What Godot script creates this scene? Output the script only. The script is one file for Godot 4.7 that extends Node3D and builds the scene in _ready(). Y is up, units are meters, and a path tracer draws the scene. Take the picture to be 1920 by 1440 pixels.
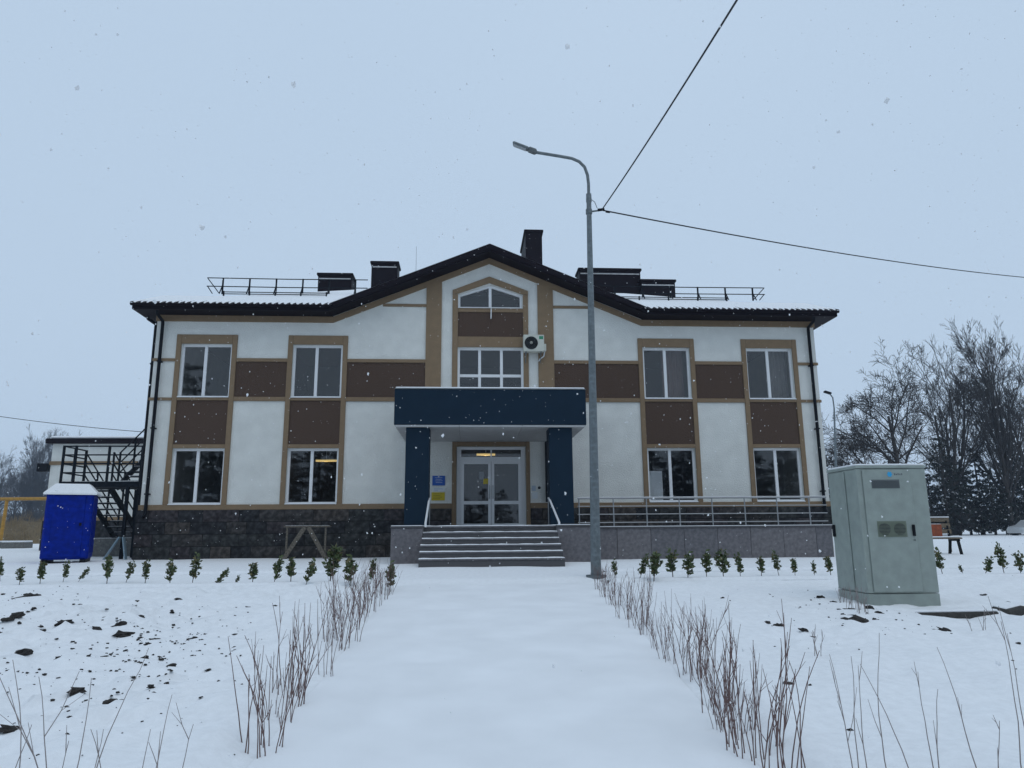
extends Node3D

# ---------------------------------------------------------------- mesh collector (triangles given counter-clockwise from outside)
class Acc:
	var v := PackedVector3Array()
	var n := PackedVector3Array()
	var c := PackedColorArray()
	var ix := PackedInt32Array()
	var tint := Color(1, 1, 1)
	var tinted := false
	func tri(a: Vector3, b: Vector3, d: Vector3) -> void:
		var nn := (b - a).cross(d - a).normalized()
		var k := v.size()
		v.append(a); v.append(b); v.append(d)
		n.append(nn); n.append(nn); n.append(nn)
		c.append(tint); c.append(tint); c.append(tint)
		ix.append(k); ix.append(k + 2); ix.append(k + 1)
	func quad(a: Vector3, b: Vector3, d: Vector3, e: Vector3) -> void:
		var nn := (b - a).cross(d - a).normalized()
		if nn.length() < 0.5:
			nn = (d - a).cross(e - a).normalized()
		var k := v.size()
		for p in [a, b, d, e]:
			v.append(p); n.append(nn); c.append(tint)
		ix.append(k); ix.append(k + 2); ix.append(k + 1)
		ix.append(k); ix.append(k + 3); ix.append(k + 2)
	func out_tri(a: Vector3, b: Vector3, d: Vector3, o: Vector3) -> void:
		if (b - a).cross(d - a).dot((a + b + d) / 3.0 - o) < 0.0:
			tri(a, d, b)
		else:
			tri(a, b, d)
	func out_quad(a: Vector3, b: Vector3, d: Vector3, e: Vector3, o: Vector3) -> void:
		if (b - a).cross(d - a).dot((a + b + d + e) / 4.0 - o) < 0.0:
			quad(a, e, d, b)
		else:
			quad(a, b, d, e)
	func box(lo: Vector3, hi: Vector3) -> void:
		obox(Transform3D(Basis(), (lo + hi) * 0.5), hi - lo)
	func obox(t: Transform3D, s: Vector3) -> void:
		var h := s * 0.5
		var p := []
		for i in 8:
			p.append(t * Vector3(h.x if i & 1 else -h.x, h.y if i & 2 else -h.y, h.z if i & 4 else -h.z))
		var o := t.origin
		for f in [[0, 1, 3, 2], [4, 5, 7, 6], [0, 1, 5, 4], [2, 3, 7, 6], [0, 2, 6, 4], [1, 3, 7, 5]]:
			out_quad(p[f[0]], p[f[1]], p[f[2]], p[f[3]], o)
	func cbox(lo: Vector3, hi: Vector3, ch: float) -> void:      # box with chamfered edges
		cobox(Transform3D(Basis(), (lo + hi) * 0.5), hi - lo, ch)
	func cobox(t: Transform3D, s: Vector3, ch: float) -> void:
		var h := s * 0.5
		var o := t.origin
		var P := {}
		for i in 8:
			var sg := Vector3(1 if i & 1 else -1, 1 if i & 2 else -1, 1 if i & 4 else -1)
			for ax in 3:
				var q := Vector3(sg.x * (h.x - ch), sg.y * (h.y - ch), sg.z * (h.z - ch))
				q[ax] = sg[ax] * h[ax]
				P[i * 3 + ax] = t * q
			out_tri(P[i * 3], P[i * 3 + 1], P[i * 3 + 2], o)
		for f in [[0, 2, 6, 4, 0], [1, 3, 7, 5, 0], [0, 1, 5, 4, 1], [2, 3, 7, 6, 1], [0, 1, 3, 2, 2], [4, 5, 7, 6, 2]]:
			out_quad(P[f[0] * 3 + f[4]], P[f[1] * 3 + f[4]], P[f[2] * 3 + f[4]], P[f[3] * 3 + f[4]], o)
		for ax in 3:
			var bit := 1 << ax
			var a1 := (ax + 1) % 3
			var a2 := (ax + 2) % 3
			for i in 8:
				if not (i & bit):
					var j := i | bit
					out_quad(P[i * 3 + a1], P[j * 3 + a1], P[j * 3 + a2], P[i * 3 + a2], o)
	func bar(a: Vector3, b: Vector3, w: float, h: float) -> void:     # rectangular bar from a to b
		var d := b - a
		var zz := d.normalized()
		var up := Vector3.UP if absf(zz.y) < 0.95 else Vector3.RIGHT
		var xx := up.cross(zz).normalized()
		var yy := zz.cross(xx)
		obox(Transform3D(Basis(xx, yy, zz), (a + b) * 0.5), Vector3(w, h, d.length()))
	func tube(pts: Array, rad: Array, sides: int, smooth := true) -> void:
		var k0 := v.size()
		var m := pts.size()
		var prev := Vector3.ZERO
		for i in m:
			var d: Vector3 = (pts[mini(i + 1, m - 1)] - pts[maxi(i - 1, 0)]).normalized()
			var u := Vector3.RIGHT if absf(d.y) > 0.9 else Vector3.UP
			var xx := u.cross(d).normalized() if prev == Vector3.ZERO else (prev - d * prev.dot(d)).normalized()
			prev = xx
			var yy := d.cross(xx)
			for s in sides:
				var a := TAU * s / sides
				var nn := xx * cos(a) + yy * sin(a)
				v.append(pts[i] + nn * rad[i]); n.append(nn); c.append(tint)
		for i in m - 1:
			for s in sides:
				var a := k0 + i * sides + s
				var b := k0 + i * sides + (s + 1) % sides
				var a2 := a + sides
				var b2 := b + sides
				ix.append(a); ix.append(b2); ix.append(b)
				ix.append(a); ix.append(a2); ix.append(b2)
		for e in [0, m - 1]:
			if rad[e] > 0.02:
				for s in range(1, sides - 1):
					var a := k0 + int(e) * sides
					if e == 0:
						ix.append(a); ix.append(a + s); ix.append(a + s + 1)
					else:
						ix.append(a); ix.append(a + s + 1); ix.append(a + s)
	func poly(p: PackedVector2Array, z0: float, z1: float) -> void:    # outline in xy, extruded from z0 to z1
		var q := p
		if Geometry2D.is_polygon_clockwise(q):
			q.reverse()
		var t := Geometry2D.triangulate_polygon(q)
		for i in range(0, t.size(), 3):
			var a := q[t[i]]; var b := q[t[i + 1]]; var d := q[t[i + 2]]
			if (b - a).cross(d - a) < 0:
				var s := b; b = d; d = s
			tri(Vector3(a.x, a.y, z1), Vector3(b.x, b.y, z1), Vector3(d.x, d.y, z1))
			tri(Vector3(a.x, a.y, z0), Vector3(d.x, d.y, z0), Vector3(b.x, b.y, z0))
		for i in q.size():
			var a := q[i]; var b := q[(i + 1) % q.size()]
			quad(Vector3(a.x, a.y, z1), Vector3(a.x, a.y, z0), Vector3(b.x, b.y, z0), Vector3(b.x, b.y, z1))
	func wall(x0: float, x1: float, y0: float, y1: float, z0: float, z1: float, holes: Array) -> void:   # slab with rectangular openings
		var xs := [x0, x1]; var ys := [y0, y1]
		for h in holes:
			for e in [h[0], h[1]]:
				if not xs.has(e): xs.append(e)
			for e in [h[2], h[3]]:
				if not ys.has(e): ys.append(e)
		xs.sort(); ys.sort()
		var solid := func(i: int, j: int) -> bool:
			if i < 0 or j < 0 or i >= xs.size() - 1 or j >= ys.size() - 1:
				return false
			var mx: float = (xs[i] + xs[i + 1]) * 0.5
			var my: float = (ys[j] + ys[j + 1]) * 0.5
			for h in holes:
				if mx > h[0] and mx < h[1] and my > h[2] and my < h[3]:
					return false
			return true
		for i in xs.size() - 1:
			for j in ys.size() - 1:
				if not solid.call(i, j): continue
				var a: float = xs[i]; var b: float = xs[i + 1]; var e: float = ys[j]; var f: float = ys[j + 1]
				quad(Vector3(a, e, z1), Vector3(b, e, z1), Vector3(b, f, z1), Vector3(a, f, z1))
				quad(Vector3(a, e, z0), Vector3(a, f, z0), Vector3(b, f, z0), Vector3(b, e, z0))
				if not solid.call(i - 1, j): quad(Vector3(a, e, z0), Vector3(a, e, z1), Vector3(a, f, z1), Vector3(a, f, z0))
				if not solid.call(i + 1, j): quad(Vector3(b, e, z1), Vector3(b, e, z0), Vector3(b, f, z0), Vector3(b, f, z1))
				if not solid.call(i, j - 1): quad(Vector3(a, e, z0), Vector3(b, e, z0), Vector3(b, e, z1), Vector3(a, e, z1))
				if not solid.call(i, j + 1): quad(Vector3(a, f, z1), Vector3(b, f, z1), Vector3(b, f, z0), Vector3(a, f, z0))
	func mesh() -> ArrayMesh:
		var m := ArrayMesh.new()
		var a := []
		a.resize(Mesh.ARRAY_MAX)
		a[Mesh.ARRAY_VERTEX] = v
		a[Mesh.ARRAY_NORMAL] = n
		if tinted:
			a[Mesh.ARRAY_COLOR] = c
		a[Mesh.ARRAY_INDEX] = ix
		m.add_surface_from_arrays(Mesh.PRIMITIVE_TRIANGLES, a)
		return m

# ---------------------------------------------------------------- camera numbers, and pixel -> point on a plane or on the ground
const EYE := Vector3(-0.868, 0.757, 22.619)
const FOCAL := 1350.4
var look := Basis.from_euler(Vector3(deg_to_rad(11.517), deg_to_rad(-3.601), deg_to_rad(-0.449)))
var M := {}
var taken := {}
var rng := RandomNumberGenerator.new()
var lump := FastNoiseLite.new()
var swell := FastNoiseLite.new()

func ray(u: float, w: float) -> Vector3:
	return look * Vector3((u - 960.0) / FOCAL, (720.0 - w) / FOCAL, -1.0)
func P(u: float, w: float, z: float) -> Vector3:
	var d := ray(u, w)
	return EYE + d * ((z - EYE.z) / d.z)
func base_height(z: float) -> float:
	return -0.75 * clampf((z - 5.0) / 17.6, 0.0, 1.15)
func G(u: float, w: float) -> Vector3:
	var d := ray(u, w)
	var t := 2.0
	while t < 200.0:
		var p := EYE + d * t
		if p.y <= base_height(p.z): return p
		t += 0.02
	return EYE + d * t

# ---------------------------------------------------------------- nodes
func numbered(called: String) -> String:
	if not taken.has(called):
		taken[called] = 0
		return called
	taken[called] += 1
	return "%s_%03d" % [called, taken[called]]
func tag(o: Node, label: String, category: String, group := "", kind := "") -> Node:
	o.set_meta("label", label)
	o.set_meta("category", category)
	if group: o.set_meta("group", group)
	if kind: o.set_meta("kind", kind)
	return o
func thing(called: String, label: String, category: String, at := Vector3.ZERO, turn := 0.0, group := "") -> Node3D:
	var o := Node3D.new()
	o.name = numbered(called)
	add_child(o)
	o.position = at
	o.rotation.y = turn
	tag(o, label, category, group)
	return o
func obj(called: String, mesh, mat: Material, parent: Node = self) -> MeshInstance3D:
	var o := MeshInstance3D.new()
	o.mesh = mesh.mesh() if mesh is Acc else mesh
	o.material_override = mat
	o.name = numbered(called) if parent == self else called
	parent.add_child(o, true)
	return o
func struct(called: String, mesh, mat: Material) -> MeshInstance3D:
	var o := obj(called, mesh, mat)
	o.set_meta("kind", "structure")
	return o
func part(called: String, parent: Node) -> Node3D:
	var o := Node3D.new()
	o.name = called
	parent.add_child(o, true)
	return o
func boxp(called: String, mat: Material, parent: Node, lo: Vector3, hi: Vector3) -> MeshInstance3D:
	var a := Acc.new()
	a.box(lo, hi)
	return obj(called, a, mat, parent)

# ---------------------------------------------------------------- materials
func noise_tex(sd: int, freq: float, lo: float, hi: float, oct := 4, bump := 0.0, kind := FastNoiseLite.TYPE_SIMPLEX_SMOOTH) -> NoiseTexture2D:
	var f := FastNoiseLite.new()
	f.seed = sd
	f.frequency = freq
	f.noise_type = kind
	f.fractal_octaves = oct
	var t := NoiseTexture2D.new()
	t.width = 512
	t.height = 512
	t.seamless = true
	t.noise = f
	if bump > 0.0:
		t.as_normal_map = true
		t.bump_strength = bump
	else:
		var g := Gradient.new()
		g.set_color(0, Color(lo, lo, lo))
		g.set_color(1, Color(hi, hi, hi))
		t.color_ramp = g
	return t
func mat(r: float, g: float, b: float, rough: float, tex: Texture2D = null, scale := 1.0, norm: Texture2D = null, nstr := 1.0, metal := 0.0) -> StandardMaterial3D:
	var m := StandardMaterial3D.new()
	m.albedo_color = Color(r, g, b).linear_to_srgb()
	m.roughness = rough
	m.metallic = metal
	m.uv1_triplanar = true
	m.uv1_world_triplanar = true
	m.uv1_scale = Vector3.ONE * scale
	if tex: m.albedo_texture = tex
	if norm:
		m.normal_enabled = true
		m.normal_texture = norm
		m.normal_scale = nstr
	return m
func make_materials() -> void:
	var blotch := noise_tex(1, 0.008, 0.94, 1.0, 5)
	var grime := noise_tex(2, 0.012, 0.72, 1.0, 6)
	var speck := noise_tex(3, 0.18, 0.6, 1.0, 2)
	var fine_n := noise_tex(4, 0.12, 0, 1, 3, 6.0)
	var rough_n := noise_tex(5, 0.03, 0, 1, 5, 10.0)
	var plank := noise_tex(6, 0.03, 0.6, 1.0, 4)
	M.snow = mat(0.87, 0.885, 0.90, 0.9, noise_tex(7, 0.02, 0.95, 1.0, 5), 0.7, noise_tex(8, 0.05, 0, 1, 5, 3.0), 0.55)
	M.snow_path = mat(0.87, 0.885, 0.90, 0.9, noise_tex(13, 0.006, 0.95, 1.0, 4), 0.3, noise_tex(14, 0.02, 0, 1, 4, 2.0), 0.3)
	M.snow_thin = mat(0.70, 0.71, 0.72, 0.9, noise_tex(9, 0.03, 0.62, 1.0, 5), 0.9)
	M.white = mat(0.71, 0.715, 0.675, 0.85, blotch, 0.35, fine_n, 0.35)
	M.tan = mat(0.236, 0.162, 0.094, 0.85, blotch, 0.9, fine_n, 0.4)
	M.brown = mat(0.115, 0.068, 0.045, 0.9, speck, 0.9, rough_n, 0.5)
	M.dark = mat(0.012, 0.009, 0.013, 0.55, blotch, 0.8)
	M.navy = mat(0.010, 0.024, 0.042, 0.55, blotch, 0.5)
	M.frame = mat(0.72, 0.73, 0.74, 0.4)
	M.soffit = mat(0.5, 0.5, 0.5, 0.7, blotch, 0.7)
	M.stones = []
	for t in [[0.088, 0.082, 0.080], [0.054, 0.055, 0.060], [0.118, 0.104, 0.096], [0.072, 0.074, 0.074], [0.084, 0.074, 0.078]]:
		M.stones.append(mat(t[0], t[1], t[2], 0.8, noise_tex(20 + M.stones.size(), 0.010, 0.45, 1.0, 4), 0.9, rough_n, 0.35))
	M.joint = mat(0.012, 0.012, 0.012, 0.95)
	M.granite = []
	for t in [[0.185, 0.165, 0.172], [0.165, 0.150, 0.158], [0.200, 0.178, 0.182]]:
		M.granite.append(mat(t[0] * 0.98, t[1] * 1.03, t[2] * 1.05, 0.6, noise_tex(30 + M.granite.size(), 0.015, 0.74, 1.0, 5), 1.0, fine_n, 0.2))
	M.step = mat(0.13, 0.125, 0.13, 0.7, speck, 1.5)
	M.steel = mat(0.30, 0.31, 0.32, 0.4, null, 1.0, null, 1.0, 0.8)
	M.galv = mat(0.20, 0.235, 0.25, 0.5, grime, 1.4, null, 1.0, 0.3)
	M.black = mat(0.010, 0.011, 0.014, 0.5)
	M.stair = mat(0.014, 0.019, 0.026, 0.55, grime, 1.0)
	M.cable = mat(0.02, 0.022, 0.026, 0.7)
	M.blue = mat(0.002, 0.024, 0.33, 0.55, grime, 0.8)
	M.cabinet = mat(0.30, 0.345, 0.315, 0.45, noise_tex(11, 0.01, 0.9, 1.0, 5), 0.8)
	M.vent = mat(0.11, 0.125, 0.13, 0.6)
	M.vent_mid = mat(0.17, 0.20, 0.15, 0.6)
	M.concrete = mat(0.20, 0.20, 0.19, 0.9, grime, 1.0, rough_n, 0.6)
	M.shaded_soily_concrete = mat(0.06, 0.056, 0.05, 0.85, grime, 1.6, rough_n, 0.8)  # concrete darkened for clinging soil and for the shadow under the slab edge
	M.wood = mat(0.24, 0.19, 0.13, 0.85, plank, 1.2)
	M.wood_grey = mat(0.20, 0.175, 0.14, 0.9, plank, 1.0)
	M.orange = mat(0.34, 0.075, 0.025, 0.7, grime, 1.5)
	M.yellow = mat(0.52, 0.27, 0.03, 0.5, grime, 0.8)
	M.soil = mat(0.034, 0.029, 0.025, 0.95, grime, 3.0, rough_n, 1.0)
	M.twig = mat(0.15, 0.095, 0.088, 0.85)
	M.twig_grey = mat(0.26, 0.225, 0.215, 0.85)
	M.bark = mat(0.066, 0.056, 0.050, 0.95, grime, 2.0)
	M.stem = mat(0.07, 0.05, 0.03, 0.9)
	M.leaf = mat(1, 1, 1, 0.6)
	M.leaf.vertex_color_use_as_albedo = true
	M.leaf.backlight_enabled = true
	M.leaf.backlight = Color(0.15, 0.18, 0.08)
	M.needle = mat(1, 1, 1, 0.8)
	M.needle.vertex_color_use_as_albedo = true
	M.dry = mat(0.20, 0.145, 0.075, 0.95, grime, 0.5, rough_n, 1.0)
	M.straw = mat(0.27, 0.20, 0.11, 0.9)
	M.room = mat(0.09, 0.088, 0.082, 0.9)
	M.sign_blue = mat(0.01, 0.085, 0.38, 0.5)
	M.sign_white = mat(0.62, 0.66, 0.68, 0.5)
	M.sign_yellow = mat(0.52, 0.40, 0.01, 0.5)
	M.ac = mat(0.56, 0.57, 0.50, 0.5, blotch, 1.0)
	M.green = mat(0.03, 0.22, 0.12, 0.6)
	M.logo = mat(0.02, 0.33, 0.62, 0.5)
	M.pale_blue = mat(0.30, 0.42, 0.50, 0.5, blotch, 0.8)
	M.curtain = mat(0.13, 0.128, 0.125, 0.95)
	M.curtain_red_reflection = mat(0.10, 0.066, 0.06, 0.95)  # reddish tone painted into the cloth for a faint reflection on the panes
	M.car = mat(0.55, 0.57, 0.58, 0.3, null, 1.0, null, 1.0, 0.4)
	M.glass = StandardMaterial3D.new()
	M.glass.transparency = BaseMaterial3D.TRANSPARENCY_ALPHA
	M.glass.albedo_color = Color(0.08, 0.10, 0.12, 0.04)
	M.glass.roughness = 0.02
	M.glass.metallic_specular = 1.0
	M.car_glass = mat(0.01, 0.012, 0.014, 0.05)
	M.lamp_glow = mat(0.8, 0.75, 0.6, 0.6)
	M.lamp_glow.emission_enabled = true
	M.lamp_glow.emission = Color(1.0, 0.86, 0.52)
	M.lamp_glow.emission_energy_multiplier = 0.62
	for k in ["dark", "navy", "blue", "black", "stair", "joint"]:
		M[k].metallic_specular = 0.18
	for m in M.stones:
		m.metallic_specular = 0.25
	M.lens = mat(0.36, 0.39, 0.41, 0.3)

# ---------------------------------------------------------------- ground
func path_right(z: float) -> float:
	return 1.64 - clampf((z - 8.5) / 9.5, 0.0, 1.0) * 0.72
func path_share(x: float, z: float) -> float:      # 1 on the cleared path, 0 on the lawn
	var e := minf(x + 2.2, path_right(z) - x)
	return smoothstep(-0.30, 0.04, e) if z > 8.6 else 0.0
func ground_y(x: float, z: float) -> float:
	var y := base_height(z)
	var p := path_share(x, z)
	var lawn := smoothstep(8.9, 9.5, z) * (1.0 - p) * (1.0 - smoothstep(24.0, 30.0, z))
	var left := smoothstep(-1.9, -3.6, x)
	var right := smoothstep(1.6, 3.0, x)
	var wide := 1.0 - smoothstep(16.0, 26.0, absf(x))
	var amp := left * 1.0 + right * 0.6
	var h := lump.get_noise_2d(x, z) * 0.085 * amp + swell.get_noise_2d(x, z) * 0.06
	var rough := smoothstep(-0.25, 0.35, swell.get_noise_2d(x * 0.8 + 30.0, z * 0.8)) * left + 0.4 * right * smoothstep(0.0, 0.4, swell.get_noise_2d(x * 0.9 - 20.0, z * 0.9))
	h += (absf(lump.get_noise_2d(x * 1.7 + 50.0, z * 1.7)) - 0.2) * 0.13 * rough
	h += lump.get_noise_2d(x * 3.1, z * 3.1 + 90.0) * 0.045 * rough
	y += lawn * wide * h
	y += lawn * 0.02
	y -= p * 0.085
	y -= 0.11 * smoothstep(4.9, 5.5, x) * smoothstep(7.3, 6.7, x) * exp(-pow((z - 13.05) / 0.4, 2.0))
	y -= 0.04 * exp(-pow((x - 5.4) / 0.9, 2.0) - pow((z - 12.2) / 0.7, 2.0))
	y += (1.0 - lawn) * (1.0 - p) * swell.get_noise_2d(x * 1.3, z * 1.3) * 0.018 * wide
	var d := minf(x + 2.2, path_right(z) - x)
	if z > 9.0 and z < 24.0:
		y += exp(-pow((d + 0.25) / 0.16, 2.0)) * (0.03 + 0.025 * lump.get_noise_2d(x * 0.8, z * 0.8))
	return y
func axis(stops: Array) -> PackedFloat32Array:
	var o := PackedFloat32Array()
	for s in stops:
		var x: float = s[0]
		while x < s[1] - 0.001:
			o.append(x)
			x += s[2]
	o.append(stops[-1][1])
	return o
func sheet(xs: PackedFloat32Array, zs: PackedFloat32Array, height: Callable) -> ArrayMesh:
	var v := PackedVector3Array()
	var n := PackedVector3Array()
	var ix := PackedInt32Array()
	var nx := xs.size()
	for z in zs:
		for x in xs:
			v.append(Vector3(x, height.call(x, z), z))
	n.resize(v.size())
	for j in zs.size():
		for i in nx:
			var a := v[j * nx + maxi(i - 1, 0)]
			var b := v[j * nx + mini(i + 1, nx - 1)]
			var d := v[maxi(j - 1, 0) * nx + i]
			var e := v[mini(j + 1, zs.size() - 1) * nx + i]
			n[j * nx + i] = (e - d).cross(b - a).normalized()
	for j in zs.size() - 1:
		for i in nx - 1:
			var k := j * nx + i
			ix.append_array([k, k + 1, k + nx, k + 1, k + nx + 1, k + nx])
	var a := []
	a.resize(Mesh.ARRAY_MAX)
	a[Mesh.ARRAY_VERTEX] = v
	a[Mesh.ARRAY_NORMAL] = n
	a[Mesh.ARRAY_INDEX] = ix
	var m := ArrayMesh.new()
	m.add_surface_from_arrays(Mesh.PRIMITIVE_TRIANGLES, a)
	return m
func build_ground() -> void:
	lump.seed = 5
	lump.frequency = 1.5
	lump.fractal_octaves = 3
	swell.seed = 9
	swell.frequency = 0.35
	swell.fractal_octaves = 2
	var xs := axis([[-600, -100, 50], [-100, -26, 6], [-26, -9, 0.5], [-9, 9, 0.085], [9, 26, 0.5], [26, 100, 6], [100, 600, 50]])
	var zs := axis([[-600, -100, 50], [-100, -20, 5], [-20, 6, 1.0], [6, 9, 0.2], [9, 19.5, 0.085], [19.5, 30, 0.4], [30, 100, 5], [100, 400, 50]])
	var g := struct("snowy_ground", sheet(xs, zs, ground_y), M.snow)
	g.set_meta("label", "snow covered ground with rough lumpy lawns")
	# the path: a smooth sheet of trodden snow from the steps to the camera
	var v := []
	var rows := []
	var z := 8.72
	while z < 30.0:
		var row := []
		for i in 25:
			var t := i / 24.0
			var x := lerpf(-2.16, path_right(z) - 0.04, t) + 0.035 * lump.get_noise_2d(t * 40.0, z * 0.5) * (1.0 if i == 0 or i == 24 else 0.0)
			var edge := minf(t, 1.0 - t) * 3.9
			row.append(Vector3(x, base_height(z) - 0.05 + 0.016 * swell.get_noise_2d(x * 2.0, z * 2.0) + 0.006 * lump.get_noise_2d(x * 2.0, z * 2.0) - 0.02 * exp(-edge * 8.0), z))
		rows.append(row)
		z += 0.16
	var acc := Acc.new()
	for j in rows.size() - 1:
		for i in 24:
			acc.quad(rows[j][i], rows[j + 1][i], rows[j + 1][i + 1], rows[j][i + 1])
	# smooth normals
	var st := SurfaceTool.new()
	st.begin(Mesh.PRIMITIVE_TRIANGLES)
	st.set_smooth_group(0)
	for k in acc.ix:
		st.add_vertex(acc.v[k])
	st.index()
	st.generate_normals()
	var pth := struct("path", st.commit(), M.snow_path)
	pth.set_meta("label", "smooth snow covered path leading to the entrance steps")
	# kerbs, hardly showing above the snow
	for k in [[-16.0, -2.45, 6.75], [2.0, 16.0, 7.25], [-16.0, -2.3, 9.0], [1.75, 16.0, 9.0]]:
		var kb := Node3D.new()
		kb.name = numbered("kerb")
		add_child(kb)
		kb.set_meta("kind", "structure")
		var y := base_height(k[2])
		var a := Acc.new()
		a.box(Vector3(k[0] - 0.02, y - 0.2, k[2] - 0.07), Vector3(k[1] + 0.02, y + 0.015, k[2] + 0.07))
		obj("stone", a, M.concrete, kb)
		var s := Acc.new()
		s.cbox(Vector3(k[0], y - 0.1, k[2] - 0.16), Vector3(k[1], y + 0.055, k[2] + 0.16), 0.05)
		obj("snow_cap", s, M.snow, kb)

# ---------------------------------------------------------------- building
const XC := -0.17           # axis of the gable and of the entrance
const COLS := [-9.09, -5.63, 5.63, 9.09]
const FLOOR_Y := 0.88
func rake(x: float, top: float) -> float:
	return top - 0.4146 * absf(x - XC)

func make_window(bld: Node3D, x0: float, x1: float, y0: float, y1: float, nx: int, ny: int, split := 0.5) -> Node3D:
	var w := part("window", bld)
	var zf := -0.10
	var b := 0.07
	var fr := Acc.new()
	fr.box(Vector3(x0, y0, zf - 0.06), Vector3(x0 + b, y1, zf))
	fr.box(Vector3(x1 - b, y0, zf - 0.06), Vector3(x1, y1, zf))
	fr.box(Vector3(x0 + b, y0, zf - 0.06), Vector3(x1 - b, y0 + b, zf))
	fr.box(Vector3(x0 + b, y1 - b, zf - 0.06), Vector3(x1 - b, y1, zf))
	obj("frame", fr, M.frame, w)
	var xs := [x0 + b]
	for i in range(1, nx):
		var c := lerpf(x0, x1, float(i) / nx if nx > 2 else split)
		xs.append(c - 0.045); xs.append(c + 0.045)
		boxp("mullion", M.frame, w, Vector3(c - 0.045, y0 + b, zf - 0.055), Vector3(c + 0.045, y1 - b, zf + 0.012))
	xs.append(x1 - b)
	var ys := [y0 + b]
	for j in range(1, ny):
		var c := lerpf(y0, y1, float(j) / ny) + (0.06 if ny > 1 else 0.0)
		ys.append(c - 0.045); ys.append(c + 0.045)
		for i in nx:
			boxp("transom_bar", M.frame, w, Vector3(xs[i * 2], c - 0.045, zf - 0.055), Vector3(xs[i * 2 + 1], c + 0.045, zf + 0.006))
	ys.append(y1 - b)
	for i in nx:
		for j in ny:
			boxp("pane", M.glass, w, Vector3(xs[i * 2] - 0.01, ys[j * 2] - 0.01, zf - 0.036), Vector3(xs[i * 2 + 1] + 0.01, ys[j * 2 + 1] + 0.01, zf - 0.030))
	var sl := Acc.new()
	sl.obox(Transform3D(Basis.from_euler(Vector3(0.06, 0, 0)), Vector3((x0 + x1) / 2, y0 + 0.012, -0.01)), Vector3(x1 - x0 - 0.004, 0.022, 0.16))
	obj("sill", sl, M.frame, w)
	var sn := Acc.new()
	sn.obox(Transform3D(Basis.from_euler(Vector3(0.06, 0, 0)), Vector3((x0 + x1) / 2, y0 + 0.032, -0.02)), Vector3(x1 - x0 - 0.03, 0.018, 0.12))
	obj("snow", sn, M.snow, w)
	return w

func strip(bld: Node3D, x0: float, x1: float, y0: float, y1: float, proud := 0.05) -> void:
	var a := Acc.new()
	a.cbox(Vector3(x0, y0, -0.01), Vector3(x1, y1, proud), 0.008)
	obj("trim", a, M.tan, bld)
func panel(bld: Node3D, x0: float, x1: float, y0: float, y1: float) -> void:
	boxp("brown_panel", M.brown, bld, Vector3(x0, y0, -0.01), Vector3(x1, y1, 0.012))

var slab_meshes := []
func slab_mesh(w: float, h: float, sd: int) -> ArrayMesh:     # split stone: a box whose face is broken into facets
	var r := RandomNumberGenerator.new()
	r.seed = sd
	var a := Acc.new()
	var nx := 4
	var ny := 2
	var g := []
	for j in ny + 1:
		var row := []
		for i in nx + 1:
			var edge := i == 0 or j == 0 or i == nx or j == ny
			row.append(Vector3(-w / 2 + w * i / nx + (0.0 if edge else r.randf_range(-0.03, 0.03)), -h / 2 + h * j / ny + (0.0 if edge else r.randf_range(-0.02, 0.02)), (0.028 if edge else 0.05) + r.randf_range(-0.007, 0.016)))
		g.append(row)
	for j in ny:
		for i in nx:
			a.tri(g[j][i], g[j][i + 1], g[j + 1][i + 1])
			a.tri(g[j][i], g[j + 1][i + 1], g[j + 1][i])
	for i in nx:
		var p: Vector3 = g[0][i]; var q: Vector3 = g[0][i + 1]
		a.quad(Vector3(p.x, p.y, 0), Vector3(q.x, q.y, 0), q, p)
		p = g[ny][i]; q = g[ny][i + 1]
		a.quad(p, q, Vector3(q.x, q.y, 0), Vector3(p.x, p.y, 0))
	for j in ny:
		var p: Vector3 = g[j][0]; var q: Vector3 = g[j + 1][0]
		a.quad(Vector3(p.x, p.y, 0), p, q, Vector3(q.x, q.y, 0))
		p = g[j][nx]; q = g[j + 1][nx]
		a.quad(p, Vector3(p.x, p.y, 0), Vector3(q.x, q.y, 0), q)
	return a.mesh()

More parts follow.
